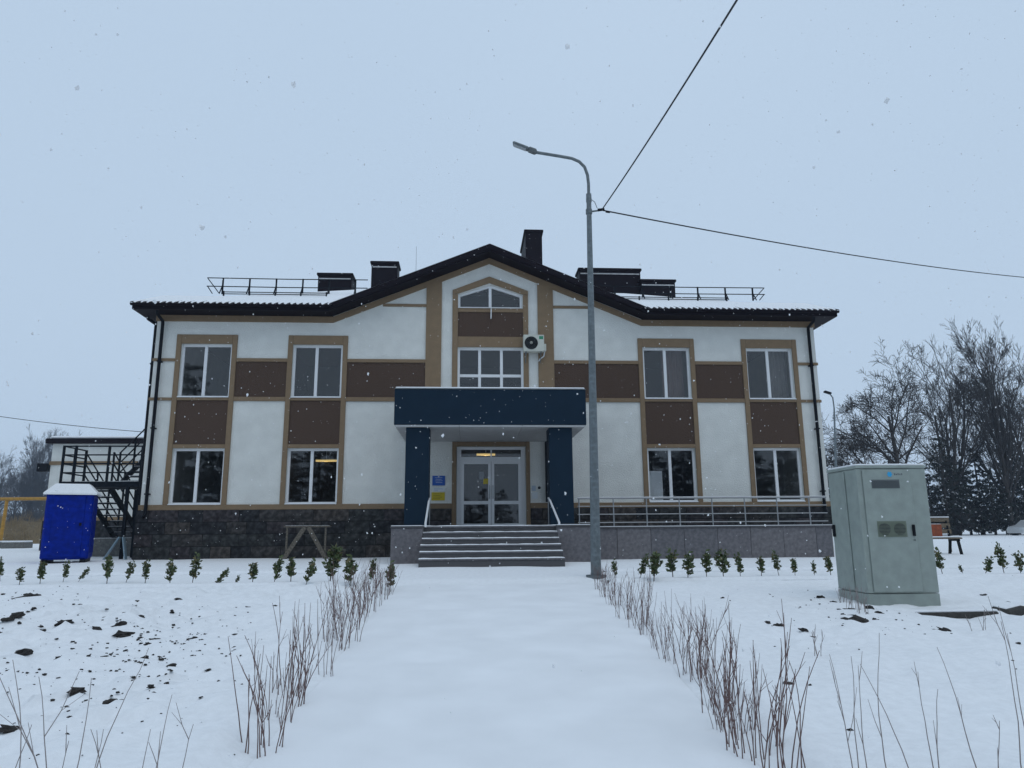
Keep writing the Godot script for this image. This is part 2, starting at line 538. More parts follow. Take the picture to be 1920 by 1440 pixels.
func build_building() -> void:
	var b := thing("public_building", "two storey white building with brown panels, dark hip roof and front gable", "building")
	# --- walls with real openings
	var holes := []
	for x in COLS:
		holes.append([x - 0.782, x + 0.782, 1.6, 3.31])
		holes.append([x - 0.782, x + 0.782, 4.9, 6.62])
	holes.append([-1.19, 0.93, 4.62, 6.58])
	holes.append([-1.20, 0.97, FLOOR_Y, 3.36])
	var wl := part("wall", b)
	var a := Acc.new()
	a.wall(-10.69, 10.69, -0.3, 7.5, -0.3, 0.0, holes)
	obj("front", a, M.white, wl)
	a = Acc.new()
	a.box(Vector3(-10.69, -0.3, -14.6), Vector3(-10.39, 7.5, -0.302))
	a.box(Vector3(10.39, -0.3, -14.6), Vector3(10.69, 7.5, -0.302))
	a.box(Vector3(-10.388, -0.3, -14.6), Vector3(10.388, 7.5, -14.3))
	obj("side", a, M.white, wl)
	# gable in two halves round the pointed window
	a = Acc.new()
	a.poly(PackedVector2Array([Vector2(-5.2, 7.5), Vector2(-1.19, 7.5), Vector2(-1.19, 8.37), Vector2(XC + 0.04, 8.72), Vector2(XC + 0.04, 9.72), Vector2(XC, 9.72), Vector2(-5.2, 7.6)]), -0.3, 0.0)
	a.poly(PackedVector2Array([Vector2(4.86, 7.5), Vector2(4.86, 7.6), Vector2(XC + 0.04, 9.71), Vector2(XC + 0.04, 8.72), Vector2(0.91, 8.37), Vector2(0.91, 7.5)]), -0.3, 0.0)
	a.box(Vector3(-1.188, 7.501, -0.3), Vector3(0.908, 7.89, 0.0))
	obj("gable", a, M.white, wl)
	# interior: slabs, partitions, back wall
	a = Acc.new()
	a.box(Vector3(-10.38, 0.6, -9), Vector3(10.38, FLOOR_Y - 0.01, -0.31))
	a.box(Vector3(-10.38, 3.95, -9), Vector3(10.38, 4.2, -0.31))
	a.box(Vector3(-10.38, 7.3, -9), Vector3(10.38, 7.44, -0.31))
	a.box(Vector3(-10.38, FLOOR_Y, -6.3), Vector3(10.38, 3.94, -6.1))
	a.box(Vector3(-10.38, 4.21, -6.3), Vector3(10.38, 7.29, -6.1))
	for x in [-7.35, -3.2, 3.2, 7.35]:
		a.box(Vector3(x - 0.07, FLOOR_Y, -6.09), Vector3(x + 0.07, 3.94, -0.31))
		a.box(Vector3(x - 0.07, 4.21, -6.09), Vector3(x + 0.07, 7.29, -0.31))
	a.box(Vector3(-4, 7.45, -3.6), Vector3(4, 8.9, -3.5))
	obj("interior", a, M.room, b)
	# --- windows
	for x in COLS:
		make_window(b, x - 0.782, x + 0.782, 1.6, 3.31, 2, 1, 0.47 if x < 0 else 0.48)
		make_window(b, x - 0.782, x + 0.782, 4.9, 6.62, 2, 1, 0.47 if x < 0 else 0.48)
	make_window(b, -1.19, 0.93, 4.62, 6.58, 3, 2)
	# pointed window
	var w := part("window", b)
	w.set_meta("label", "pointed white framed window in the gable")
	a = Acc.new()
	var xm := XC + 0.03
	a.box(Vector3(-1.19, 7.89, -0.16), Vector3(0.91, 7.96, -0.1))
	a.box(Vector3(-1.19, 7.96, -0.16), Vector3(-1.12, 8.34, -0.1))
	a.box(Vector3(0.84, 7.96, -0.16), Vector3(0.91, 8.34, -0.1))
	a.poly(PackedVector2Array([Vector2(-1.19, 8.30), Vector2(xm, 8.645), Vector2(xm, 8.72), Vector2(-1.19, 8.375)]), -0.162, -0.098)
	a.poly(PackedVector2Array([Vector2(0.91, 8.30), Vector2(0.91, 8.375), Vector2(xm, 8.72), Vector2(xm, 8.645)]), -0.162, -0.098)
	obj("frame", a, M.frame, w)
	boxp("mullion", M.frame, w, Vector3(xm - 0.045, 7.96, -0.155), Vector3(xm + 0.045, 8.64, -0.09))
	for s in [[-1.125, xm - 0.04], [xm + 0.04, 0.845]]:
		a = Acc.new()
		var e0 := 8.355 if s[0] < -1 else 8.66
		var e1 := 8.66 if s[0] < -1 else 8.355
		a.poly(PackedVector2Array([Vector2(s[0], 7.95), Vector2(s[1], 7.95), Vector2(s[1], e1), Vector2(s[0], e0)]), -0.136, -0.130)
		obj("pane", a, M.glass, w)
	boxp("sill", M.frame, w, Vector3(-1.19, 7.893, -0.09), Vector3(0.91, 7.915, 0.075))
	a = Acc.new()
	a.bar(Vector3(xm + 0.03, 7.9, 0.10), Vector3(xm + 0.02, 7.52, 0.10), 0.06, 0.03)
	obj("hanging_strip", a, M.frame, w)
	# --- tan trims and brown panels
	for x in COLS:
		strip(b, x - 0.937, x - 0.785, 1.602, 6.92)
		strip(b, x + 0.785, x + 0.937, 1.602, 6.92)
		strip(b, x - 0.783, x + 0.783, 6.622, 6.918, 0.047)
		strip(b, x - 0.783, x + 0.783, 3.312, 3.43, 0.047)
		strip(b, x - 0.783, x + 0.783, 4.81, 4.895, 0.047)
		panel(b, x - 0.783, x + 0.783, 3.432, 4.808)
	for s in [[-8.151, -6.569], [-4.691, -2.222], [1.927, 4.691], [6.569, 8.151]]:
		strip(b, s[0], s[1], 6.05, 6.16, 0.046)
		strip(b, s[0], s[1], 4.79, 4.92, 0.046)
		panel(b, s[0], s[1], 4.922, 6.048)
	for s in [[-10.72, -10.03], [10.03, 10.72]]:
		strip(b, s[0], s[1], 6.05, 6.14, 0.046)
		strip(b, s[0], s[1], 4.80, 4.89, 0.046)
	strip(b, -10.72, -1.345, 1.44, 1.60, 0.054)
	strip(b, 1.105, 10.72, 1.44, 1.60, 0.054)
	for s in [[-1.34, -1.203], [0.973, 1.10]]:
		strip(b, s[0], s[1], FLOOR_Y + 0.003, 3.51)
	strip(b, -1.2, 0.97, 3.362, 3.508, 0.047)
	for s in [[-10.72, -5.18], [4.84, 10.72]]:
		strip(b, s[0], s[1], 7.35, 7.555, 0.048)
	for s in [-1.0, 1.0]:
		var k: float = XC + s * 5.01
		a = Acc.new()
		a.poly(PackedVector2Array([Vector2(XC, 9.632), Vector2(XC, 9.43), Vector2(k, 7.353), Vector2(k, 7.555)]), -0.01, 0.044)
		obj("trim", a, M.tan, b)
		var i0 := -2.22 if s < 0 else 1.414
		var i1 := -1.72 if s < 0 else 1.925
		a = Acc.new()
		a.poly(PackedVector2Array([Vector2(i0, 4.0), Vector2(i1, 4.0), Vector2(i1, rake(i1, 9.427)), Vector2(i0, rake(i0, 9.427))]), -0.01, 0.05)
		obj("trim", a, M.tan, b)
		var e0 := -3.62 if s < 0 else 1.928
		var e1 := -2.223 if s < 0 else 3.28
		strip(b, e0, e1, 7.92, 8.01, 0.040)
	# frame round the central bay
	strip(b, -1.37, -1.193, 4.0, 8.36, 0.046)
	strip(b, 0.933, 1.10, 4.0, 8.36, 0.046)
	for s in [-1.0, 1.0]:
		var xo := -1.37 if s < 0 else 1.10
		var xi := -1.19 if s < 0 else 0.91
		a = Acc.new()
		a.poly(PackedVector2Array([Vector2(XC, 8.98), Vector2(XC, 8.76), Vector2(xi, 8.385), Vector2(xo, 8.363), Vector2(xo, 8.50)]), -0.01, 0.05)
		obj("trim", a, M.tan, b)
	strip(b, -1.19, 0.93, 7.76, 7.888, 0.046)
	panel(b, -1.19, 0.93, 6.932, 7.758)
	strip(b, -1.19, 0.93, 6.585, 6.93, 0.046)
	# --- plinth of split stone slabs
	var pl := part("plinth", b)
	boxp("backing", M.joint, pl, Vector3(-10.76, -0.3, 0.002), Vector3(-2.7, 1.435, 0.03))
	boxp("backing", M.joint, pl, Vector3(-2.69, FLOOR_Y, 0.002), Vector3(-1.346, 1.435, 0.03))
	boxp("backing", M.joint, pl, Vector3(1.106, FLOOR_Y, 0.002), Vector3(10.76, 1.435, 0.03))
	var r := RandomNumberGenerator.new()
	r.seed = 77
	var widths := [0.58, 0.72, 0.86, 1.05]
	var meshes := {}
	for wi in 4:
		meshes[wi] = [slab_mesh(widths[wi], 0.345, wi * 7 + 1), slab_mesh(widths[wi], 0.345, wi * 7 + 2), slab_mesh(widths[wi], 0.345, wi * 7 + 3)]
	for span in [[-10.76, -2.68, 0], [-2.66, -1.35, 2], [1.11, 10.76, 2]]:
		for row in range(span[2], 4):
			var x: float = span[0] + 0.004
			var first := true
			while x < span[1] - 0.2:
				var wi := r.randi_range(0, 3)
				var wd: float = widths[wi]
				var sx := 1.0
				if first and row % 2 == 1:
					sx = 0.6
				if x + wd * sx > span[1] - 0.3:
					sx = (span[1] - 0.004 - x) / wd
				first = false
				var o := obj("stone_slab", meshes[wi][r.randi_range(0, 2)], M.stones[r.randi_range(0, 4)], pl)
				o.position = Vector3(x + wd * sx / 2, 0.012 + 0.36 * row + 0.1725, 0.03 + r.randf_range(-0.012, 0.006))
				o.scale = Vector3(sx, 1, 1)
				x += wd * sx + 0.014
	boxp("side_stone", M.stones[1], pl, Vector3(-10.76, -0.3, -14.6), Vector3(-10.695, 1.435, -0.01))
	build_roof(b)
	build_entrance(b)
	# --- downpipes
	for s in [[-10.47, 0.12, 1.24, -10.47], [10.45, 0.12, 1.24, 10.45], [-10.83, -0.25, 1.2, -10.83]]:
		var dp := part("downpipe", b)
		a = Acc.new()
		var top := Vector3(s[0], 7.53, 0.58) if s[0] > -10.8 else Vector3(-11.1, 7.6, -0.25)
		var p1 := Vector3(s[0], 7.25, s[1])
		var bot := Vector3(s[0], s[2] + 0.12, s[1])
		a.tube([top, top + Vector3(0, -0.1, 0), p1 + Vector3(0, 0.07, 0.02), p1, bot, bot + Vector3(0, -0.12, 0.1)], [0.05, 0.05, 0.05, 0.05, 0.05, 0.05], 10)
		obj("pipe", a, M.black, dp)
		for y in [1.9, 3.9, 6.0]:
			boxp("clamp", M.black, dp, Vector3(s[0] - 0.06, y, s[1] - 0.14 if s[1] > 0 else s[1] - 0.06), Vector3(s[0] + 0.06, y + 0.04, s[1] + 0.06))

func roof_y(z: float) -> float:
	return 7.76 + 0.42 * (0.65 - z)

func build_roof(b: Node3D) -> void:
	var rf := part("roof", b)
	var kl := -5.24
	var kr := 4.92
	var a := Acc.new()
	# fascia and soffit
	a.box(Vector3(-11.22, 7.56, -15.1), Vector3(-10.695, 7.70, 0.0))
	a.box(Vector3(10.695, 7.56, -15.1), Vector3(11.22, 7.70, 0.0))
	a.box(Vector3(-11.22, 7.56, 0.003), Vector3(kl, 7.70, 0.63))
	a.box(Vector3(kr, 7.56, 0.003), Vector3(11.22, 7.70, 0.63))
	obj("eaves", a, M.dark, rf)
	# soffit boards seam lines and gutters
	for s in [[-11.24, kl + 0.05], [kr - 0.05, 11.24]]:
		a = Acc.new()
		var pts := []
		var pr := []
		var m := 9
		for i in m:
			var t := PI + PI * i / (m - 1)
			pts.append(Vector2(0.70 + 0.062 * cos(t), 7.715 + 0.062 * sin(t)))
		for i in m - 1:
			var p: Vector2 = pts[i]
			var q: Vector2 = pts[i + 1]
			a.quad(Vector3(s[0], p.y, p.x), Vector3(s[0], q.y, q.x), Vector3(s[1], q.y, q.x), Vector3(s[1], p.y, p.x))
			a.quad(Vector3(s[0], p.y, p.x - 0.004), Vector3(s[1], p.y, p.x - 0.004), Vector3(s[1], q.y + 0.004, q.x - 0.004), Vector3(s[0], q.y + 0.004, q.x - 0.004))
		obj("gutter", a, M.dark, rf)
	for s in [-1.0, 1.0]:
		a = Acc.new()
		var k := kl if s < 0 else kr
		a.poly(PackedVector2Array([Vector2(XC, 9.635), Vector2(XC, 9.845), Vector2(k, 7.765), Vector2(k, 7.56)]), 0.005, 0.63)
		obj("rake", a, M.dark, rf)
		a = Acc.new()
		a.poly(PackedVector2Array([Vector2(XC, 9.70), Vector2(XC, 9.875), Vector2(k - s * 0.02, 7.785), Vector2(k - s * 0.02, 7.61)]), 0.632, 0.665)
		obj("rake_board", a, M.dark, rf)
	# main slopes (under the snow), hip ends and the gable roof
	a = Acc.new()
	var f := PackedVector2Array([Vector2(-11.25, 0.68), Vector2(kl, 0.68), Vector2(XC, -4.45), Vector2(kr, 0.68), Vector2(11.25, 0.68), Vector2(3.6, -7.0), Vector2(-3.6, -7.0)])
	var t := Geometry2D.triangulate_polygon(f)
	for i in range(0, t.size(), 3):
		var p := []
		for j in 3:
			p.append(Vector3(f[t[i + j]].x, roof_y(f[t[i + j]].y) - 0.035, f[t[i + j]].y))
		a.out_tri(p[0], p[1], p[2], Vector3(0, -50, 0))
	var rl := Vector3(-3.6, roof_y(-7.0) - 0.035, -7.0)
	var rr := Vector3(3.6, roof_y(-7.0) - 0.035, -7.0)
	var y0 := roof_y(0.68) - 0.035
	a.out_tri(Vector3(-11.25, y0, 0.68), rl, Vector3(-11.25, y0, -15.0), Vector3(0, -50, 0))
	a.out_tri(Vector3(11.25, y0, 0.68), rr, Vector3(11.25, y0, -15.0), Vector3(0, -50, 0))
	a.out_quad(Vector3(-11.25, y0, -15.0), rl, rr, Vector3(11.25, y0, -15.0), Vector3(0, -50, 0))
	for s in [kl, kr]:
		a.out_tri(Vector3(XC, 9.87, 0.66), Vector3(s, 7.78, 0.66), Vector3(XC, 9.87, -4.4), Vector3(0, -50, 0))
	obj("deck", a, M.dark, rf)
	# corrugated sheet edge along the eaves and the snow that lies on it
	for s in [[-11.25, kl + 0.3], [kr - 0.3, 11.25]]:
		a = Acc.new()
		var sn := Acc.new()
		var x: float = s[0]
		var step := 0.019
		while x < s[1]:
			var h0 := 0.024 * cos(TAU * x / 0.19)
			var h1 := 0.024 * cos(TAU * (x + step) / 0.19)
			var zf := 0.73
			var zb := 0.25
			var p0 := Vector3(x, roof_y(zf) + 0.02 + h0, zf)
			var p1 := Vector3(x + step, roof_y(zf) + 0.02 + h1, zf)
			var q0 := Vector3(x, roof_y(zb) + 0.02 + h0, zb)
			var q1 := Vector3(x + step, roof_y(zb) + 0.02 + h1, zb)
			a.quad(p0, p1, q1, q0)
			a.quad(p0 + Vector3(0, -0.02, 0), p1 + Vector3(0, -0.02, 0), p1, p0)
			a.quad(p0 + Vector3(0, -0.02, 0), q0 + Vector3(0, -0.02, 0), q1 + Vector3(0, -0.02, 0), p1 + Vector3(0, -0.02, 0))
			x += step
		obj("sheet_edge", a, M.dark, rf)
	for side in 2:
		# snow on the front slope: a sheet that fills the troughs and stops just short of the edge
		var sn := Acc.new()
		var x: float = -11.2 if side == 0 else kr - 0.1
		var xe: float = kl + 0.1 if side == 0 else 11.2
		var step := 0.0475
		while x < xe:
			var cols := []
			for e in 2:
				var xx := x + step * e
				var wob := 0.02 * lump.get_noise_2d(xx * 2.0, 3.0)
				var trough := -0.024 * cos(TAU * xx / 0.19)
				var col := []
				for z in [0.69, 0.66, 0.5, -0.5, -1.5]:
					var lift := 0.045 if z < 0.6 else (0.028 if z < 0.68 else -0.004 - trough)
					col.append(Vector3(xx, roof_y(z) + lift + wob * 0.5, z + (wob if z > 0.6 else 0.0)))
				cols.append(col)
			for i in 4:
				sn.quad(cols[0][i], cols[1][i], cols[1][i + 1], cols[0][i + 1])
			x += step
		obj("snow", sn, M.snow, rf)
	a = Acc.new()
	var lift := Vector3(0, 0.045, 0)
	var f2 := PackedVector2Array([Vector2(-9.3, -1.2), Vector2(-3.3, -1.2), Vector2(XC, -4.35), Vector2(2.9, -1.2), Vector2(9.3, -1.2), Vector2(3.6, -7.0), Vector2(-3.6, -7.0)])
	t = Geometry2D.triangulate_polygon(f2)
	for i in range(0, t.size(), 3):
		var p := []
		for j in 3:
			p.append(Vector3(f2[t[i + j]].x, roof_y(f2[t[i + j]].y) + 0.042, f2[t[i + j]].y))
		a.out_tri(p[0], p[1], p[2], Vector3(0, -50, 0))
	a.out_tri(Vector3(-11.2, y0 + 0.07, 0.55), rl + lift * 1.8, Vector3(-11.2, y0 + 0.07, -15.0), Vector3(0, -50, 0))
	a.out_tri(Vector3(11.2, y0 + 0.07, 0.55), rr + lift * 1.8, Vector3(11.2, y0 + 0.07, -15.0), Vector3(0, -50, 0))
	for s in [kl, kr]:
		a.out_quad(Vector3(XC, 9.91, 0.60), Vector3(s, 7.82, 0.60), Vector3(lerpf(s, XC, 0.3), lerpf(7.82, 9.91, 0.3), -0.9), Vector3(XC, 9.91, -4.4), Vector3(0, -50, 0))
	obj("snow", a, M.snow, rf)
	# chimneys and vents standing behind the ridge
	for ch in [[597, 660, 512, -8.5, 0.9], [697, 746, 490, -8.5, 0.9], [985, 1016, 431, -6.6, 2.4], [1086, 1200, 503, -8.5, 0.9], [1201, 1265, 524, -8.3, 0.9]]:
		var p := P(ch[0], ch[2], ch[3])
		var q := P(ch[1], ch[2], ch[3])
		var top := (p.y + q.y) / 2
		var c := Acc.new()
		c.box(Vector3(p.x, 9.4, ch[3] - ch[4]), Vector3(q.x, top - 0.12, ch[3]))
		obj("chimney", c, M.dark, rf)
		c = Acc.new()
		c.cbox(Vector3(p.x - 0.06, top - 0.115, ch[3] - ch[4] - 0.06), Vector3(q.x + 0.06, top, ch[3] + 0.06), 0.02)
		obj("chimney_cap", c, M.dark, rf)
		if ch[2] != 431:
			c = Acc.new()
			c.box(Vector3(p.x + 0.05, top - 0.30, ch[3] + 0.002), Vector3(q.x - 0.05, top - 0.25, ch[3] + 0.03))
			obj("snow_ledge", c, M.snow_thin, rf)
	# roof railings and snow guards
	for s in [[390.0, 690.0, 520.0, 527.5], [1125.0, 1432.0, 536.5, 541.0]]:
		var rg := part("roof_railing", b)
		var zr := -3.0
		var p0 := P(s[0], s[2], zr)
		var p1 := P(s[1], s[3], zr)
		var yb := roof_y(zr)
		var yt := (p0.y + p1.y) / 2
		for h in [1.0, 0.45]:
			a = Acc.new()
			var y := lerpf(yb, yt, h)
			a.tube([Vector3(p0.x, y, zr + 0.05), Vector3((p0.x + p1.x) / 2, y - 0.015, zr + 0.05), Vector3(p1.x, y, zr + 0.05)], [0.018, 0.018, 0.018], 6)
			obj("rail", a, M.stair, rg)
		var n := 6
		for i in n:
			var x := lerpf(p0.x + 0.55, p1.x - 0.45, float(i) / (n - 1))
			a = Acc.new()
			a.bar(Vector3(x, yb - 0.02, zr), Vector3(x, yt + 0.02, zr), 0.05, 0.05)
			a.bar(Vector3(x, yb - 0.10, zr + 0.3), Vector3(x, lerpf(yb, yt, 0.6), zr), 0.03, 0.03)
			obj("post", a, M.stair, rg)
		var xe := p0.x if s[0] < 900 else p1.x
		var sg := 1.0 if s[0] < 900 else -1.0
		a = Acc.new()
		a.bar(Vector3(xe, yt, zr), Vector3(xe + sg * 0.45, yb, zr), 0.03, 0.03)
		a.bar(Vector3(xe, lerpf(yb, yt, 0.5), zr), Vector3(xe + sg * 0.2, yb, zr), 0.03, 0.03)
		obj("end_brace", a, M.stair, rg)
		var gd := part("snow_guard", b)
		var zg := -1.9
		for k in 2:
			var xa := lerpf(p0.x, p1.x, 0.17 if s[0] < 900 else 0.02)
			var xb := lerpf(p0.x, p1.x, 0.78 if s[0] < 900 else 0.70)
			a = Acc.new()
			a.tube([Vector3(xa, roof_y(zg) + 0.09 + 0.07 * k, zg), Vector3(xb, roof_y(zg) + 0.09 + 0.07 * k, zg)], [0.016, 0.016], 6)
			obj("bar", a, M.stair, gd)
			for i in 5:
				if k == 0:
					var x := lerpf(xa, xb, i / 4.0)
					boxp("bracket", M.stair, gd, Vector3(x - 0.02, roof_y(zg) - 0.02, zg - 0.03), Vector3(x + 0.02, roof_y(zg) + 0.19, zg + 0.03))
	a = Acc.new()
	var mp := P(780, 505, -8.0)
	a.tube([Vector3(mp.x, 10.0, -8), Vector3(mp.x, P(780, 462, -8.0).y, -8)], [0.015, 0.006], 5)
	obj("lightning_rod", a, M.galv, rf)

func build_entrance(b: Node3D) -> void:
	var a: Acc
	# canopy
	var cz := 3.4
	var cx0 := -2.83
	var cx1 := 2.36
	var cn := part("canopy", b)
	a = Acc.new()
	a.cbox(Vector3(cx0, 3.56, 0.052), Vector3(cx1, 4.53, cz), 0.012)
	obj("fascia", a, M.navy, cn)
	for i in 3:
		boxp("soffit_panel", M.soffit, cn, Vector3(lerpf(cx0 + 0.03, cx1 - 0.03, i / 3.0) + 0.005, 3.51, 0.06), Vector3(lerpf(cx0 + 0.03, cx1 - 0.03, (i + 1) / 3.0) - 0.005, 3.557, cz - 0.03))
	for i in 6:
		var xx := lerpf(cx0, cx1, i / 6.0)
		boxp("edge_flashing", M.galv, cn, Vector3(xx + 0.002, 4.532, cz - 0.15), Vector3(lerpf(cx0, cx1, (i + 1) / 6.0) - 0.002, 4.548, cz + 0.015))
	a = Acc.new()
	a.cbox(Vector3(cx0 + 0.02, 4.55, 0.1), Vector3(cx1 - 0.02, 4.60, cz - 0.03), 0.02)
	obj("snow", a, M.snow, cn)
	# columns
	for x in [[-2.52, -1.885], [1.345, 1.985]]:
		a = Acc.new()
		a.cbox(Vector3(x[0], 0.86, 2.62), Vector3(x[1], 3.508, 3.24), 0.012)
		obj("column", a, M.navy, b)
	# porch: core, clad flanks, floor
	var po := part("porch", b)
	boxp("core", M.concrete, po, Vector3(-2.66, -0.4, 0.06), Vector3(2.18, 0.855, 4.4))
	boxp("floor", M.step, po, Vector3(-1.93, 0.857, 0.07), Vector3(1.34, 0.878, 4.42))
	for s in [[-2.70, -1.94], [1.35, 2.20]]:
		a = Acc.new()
		a.cbox(Vector3(s[0], -0.4, 3.72), Vector3(s[1], 0.84, 4.72), 0.008)
		obj("pedestal", a, M.granite[0], po)
		a = Acc.new()
		a.cbox(Vector3(s[0] - 0.02, 0.842, 0.10), Vector3(s[1] + 0.01, 0.885, 4.75), 0.008)
		obj("coping", a, M.step, po)
		a = Acc.new()
		a.cbox(Vector3(s[0], 0.886, 3.3), Vector3(s[1] - 0.01, 0.905, 4.73), 0.006)
		obj("snow", a, M.snow, po)
	for i in 3:
		boxp("cladding_panel", M.granite[i % 3], po, Vector3(-2.695, -0.3, 0.1 + 1.2 * i), Vector3(-2.662, 0.838, 1.29 + 1.2 * i))
	# steps
	var sp := part("steps", b)
	for k in 6:
		var zf := 5.9 - 0.3 * k
		var top := FLOOR_Y * (k + 1) / 6.0
		var w0 := -1.95 if k < 3 else -1.932
		var w1 := 1.36 if k < 3 else 1.342
		a = Acc.new()
		a.cbox(Vector3(w0, -0.35, 4.30), Vector3(w1, top - 0.04, zf), 0.004)
		obj("riser", a, M.step, sp)
		a = Acc.new()
		a.cbox(Vector3(w0 - 0.01, top - 0.038, zf - 0.34), Vector3(w1 + 0.01, top, zf + 0.03), 0.006)
		obj("tread", a, M.granite[1], sp)
		a = Acc.new()
		var x := w0
		while x < w1 - 0.01:
			var x2 := minf(x + 0.1, w1)
			var t0 := 0.016 + 0.012 * lump.get_noise_2d(x * 1.5, k * 7.0)
			var t1 := 0.016 + 0.012 * lump.get_noise_2d(x2 * 1.5, k * 7.0)
			var e0 := zf + 0.02 + 0.012 * lump.get_noise_2d(x * 2.0, k * 3.0 + 40.0)
			var e1 := zf + 0.02 + 0.012 * lump.get_noise_2d(x2 * 2.0, k * 3.0 + 40.0)
			var zb := zf - 0.28
			a.quad(Vector3(x, top + t0, e0), Vector3(x2, top + t1, e1), Vector3(x2, top + t1, zb), Vector3(x, top + t0, zb))
			a.quad(Vector3(x, top + 0.001, e0 + 0.008), Vector3(x2, top + 0.001, e1 + 0.008), Vector3(x2, top + t1, e1), Vector3(x, top + t0, e0))
			x = x2
		obj("snow", a, M.snow, sp)
	# handrails beside the steps
	for s in [[-1.875, 0.0], [1.40, 0.06]]:
		var hr := part("handrail", b)
		a = Acc.new()
		var x: float = s[0]
		a.tube([Vector3(x, 0.86, 4.66), Vector3(x, 0.95, 4.66), Vector3(x - s[1], 1.60, 3.1), Vector3(x - s[1], 1.62, 2.9)], [0.028, 0.028, 0.028, 0.028], 8)
		obj("rail", a, M.frame, hr)
		a = Acc.new()
		a.tube([Vector3(x - s[1], 0.86, 2.95), Vector3(x - s[1], 1.61, 2.95)], [0.022, 0.022], 8)
		obj("post", a, M.steel, hr)
	# ramp terrace with clad wall and railing
	var rp := part("ramp", b)
	boxp("core", M.concrete, rp, Vector3(2.19, -0.4, 0.06), Vector3(8.98, 0.80, 3.25))
	boxp("coping", M.step, rp, Vector3(2.22, 0.802, 2.9), Vector3(9.02, 0.84, 3.34))
	boxp("deck", M.concrete, rp, Vector3(2.2, 0.802, 0.07), Vector3(9.0, 0.82, 2.89))
	var i := 0
	var px := 2.215
	while px < 8.9:
		var x2 := minf(px + 0.905, 9.0)
		a = Acc.new()
		a.cbox(Vector3(px, -0.35, 3.252), Vector3(x2 - 0.008, 0.80, 3.29 + 0.004 * (i % 2)), 0.004)
		obj("cladding_panel", a, M.granite[(i * 2 + i / 3) % 3], rp)
		px = x2
		i += 1
	boxp("snow", M.snow, rp, Vector3(2.22, 0.841, 2.92), Vector3(9.0, 0.856, 3.33))
	var rg := part("ramp_railing", b)
	for y in [1.60, 1.385, 1.172, 0.955]:
		a = Acc.new()
		var rr := 0.025 if y > 1.5 else 0.014
		a.tube([Vector3(2.1, y, 3.12), Vector3(9.0, y, 3.12)], [rr, rr], 8)
		obj("rail", a, M.steel, rg)
	for k in 8:
		var x := 2.14 + k * 0.905 + (0.03 if k else 0.0)
		a = Acc.new()
		a.tube([Vector3(x, 0.84, 3.12), Vector3(x, 1.59, 3.12)], [0.018, 0.018], 8)
		obj("post", a, M.steel, rg)
	a = Acc.new()
	a.box(Vector3(2.1, 1.624, 3.10), Vector3(9.0, 1.634, 3.14))
	obj("snow", a, M.snow, rg)
	# door
	var d := part("entrance_door", b)
	var zf := -0.08
	a = Acc.new()
	for q in [[-1.19, -1.06, 0.88, 3.35], [0.83, 0.96, 0.88, 3.35], [-1.06, 0.83, 3.27, 3.35], [-1.06, 0.83, 2.90, 3.04], [-0.14, -0.09, 3.04, 3.27]]:
		a.box(Vector3(q[0], q[2], zf - 0.07), Vector3(q[1], q[3], zf))
	obj("frame", a, M.frame, d)
	for q in [[-1.058, -0.12], [-0.11, 0.828]]:
		var lf := Acc.new()
		var x0: float = q[0]
		var x1: float = q[1]
		lf.box(Vector3(x0, 0.89, zf - 0.06), Vector3(x0 + 0.09, 2.898, zf + 0.015))
		lf.box(Vector3(x1 - 0.09, 0.89, zf - 0.06), Vector3(x1, 2.898, zf + 0.015))
		lf.box(Vector3(x0 + 0.09, 0.89, zf - 0.06), Vector3(x1 - 0.09, 0.98, zf + 0.015))
		lf.box(Vector3(x0 + 0.09, 1.57, zf - 0.06), Vector3(x1 - 0.09, 1.67, zf + 0.015))
		lf.box(Vector3(x0 + 0.09, 2.82, zf - 0.06), Vector3(x1 - 0.09, 2.898, zf + 0.015))
		obj("leaf", lf, M.frame, d)
		boxp("pane", M.glass, d, Vector3(x0 + 0.085, 0.975, zf - 0.03), Vector3(x1 - 0.085, 1.575, zf - 0.024))
		boxp("pane", M.glass, d, Vector3(x0 + 0.085, 1.665, zf - 0.03), Vector3(x1 - 0.085, 2.825, zf - 0.024))
		var hx := x1 - 0.05 if x0 < -0.5 else x0 + 0.05
		a = Acc.new()
		a.tube([Vector3(hx, 1.75, zf + 0.015), Vector3(hx, 1.76, zf + 0.07), Vector3(hx, 2.14, zf + 0.07), Vector3(hx, 2.15, zf + 0.015)], [0.012, 0.012, 0.012, 0.012], 6)
		obj("handle", a, M.steel, d)
	for q in [[-1.065, -0.135], [-0.095, 0.835]]:
		boxp("pane", M.glass, d, Vector3(q[0], 3.035, zf - 0.04), Vector3(q[1], 3.275, zf - 0.034))
	a = Acc.new()
	a.cbox(Vector3(1.57, 1.62, 0.06), Vector3(1.68, 3.50, 0.16), 0.01)
	obj("cable_duct", a, M.black, b)

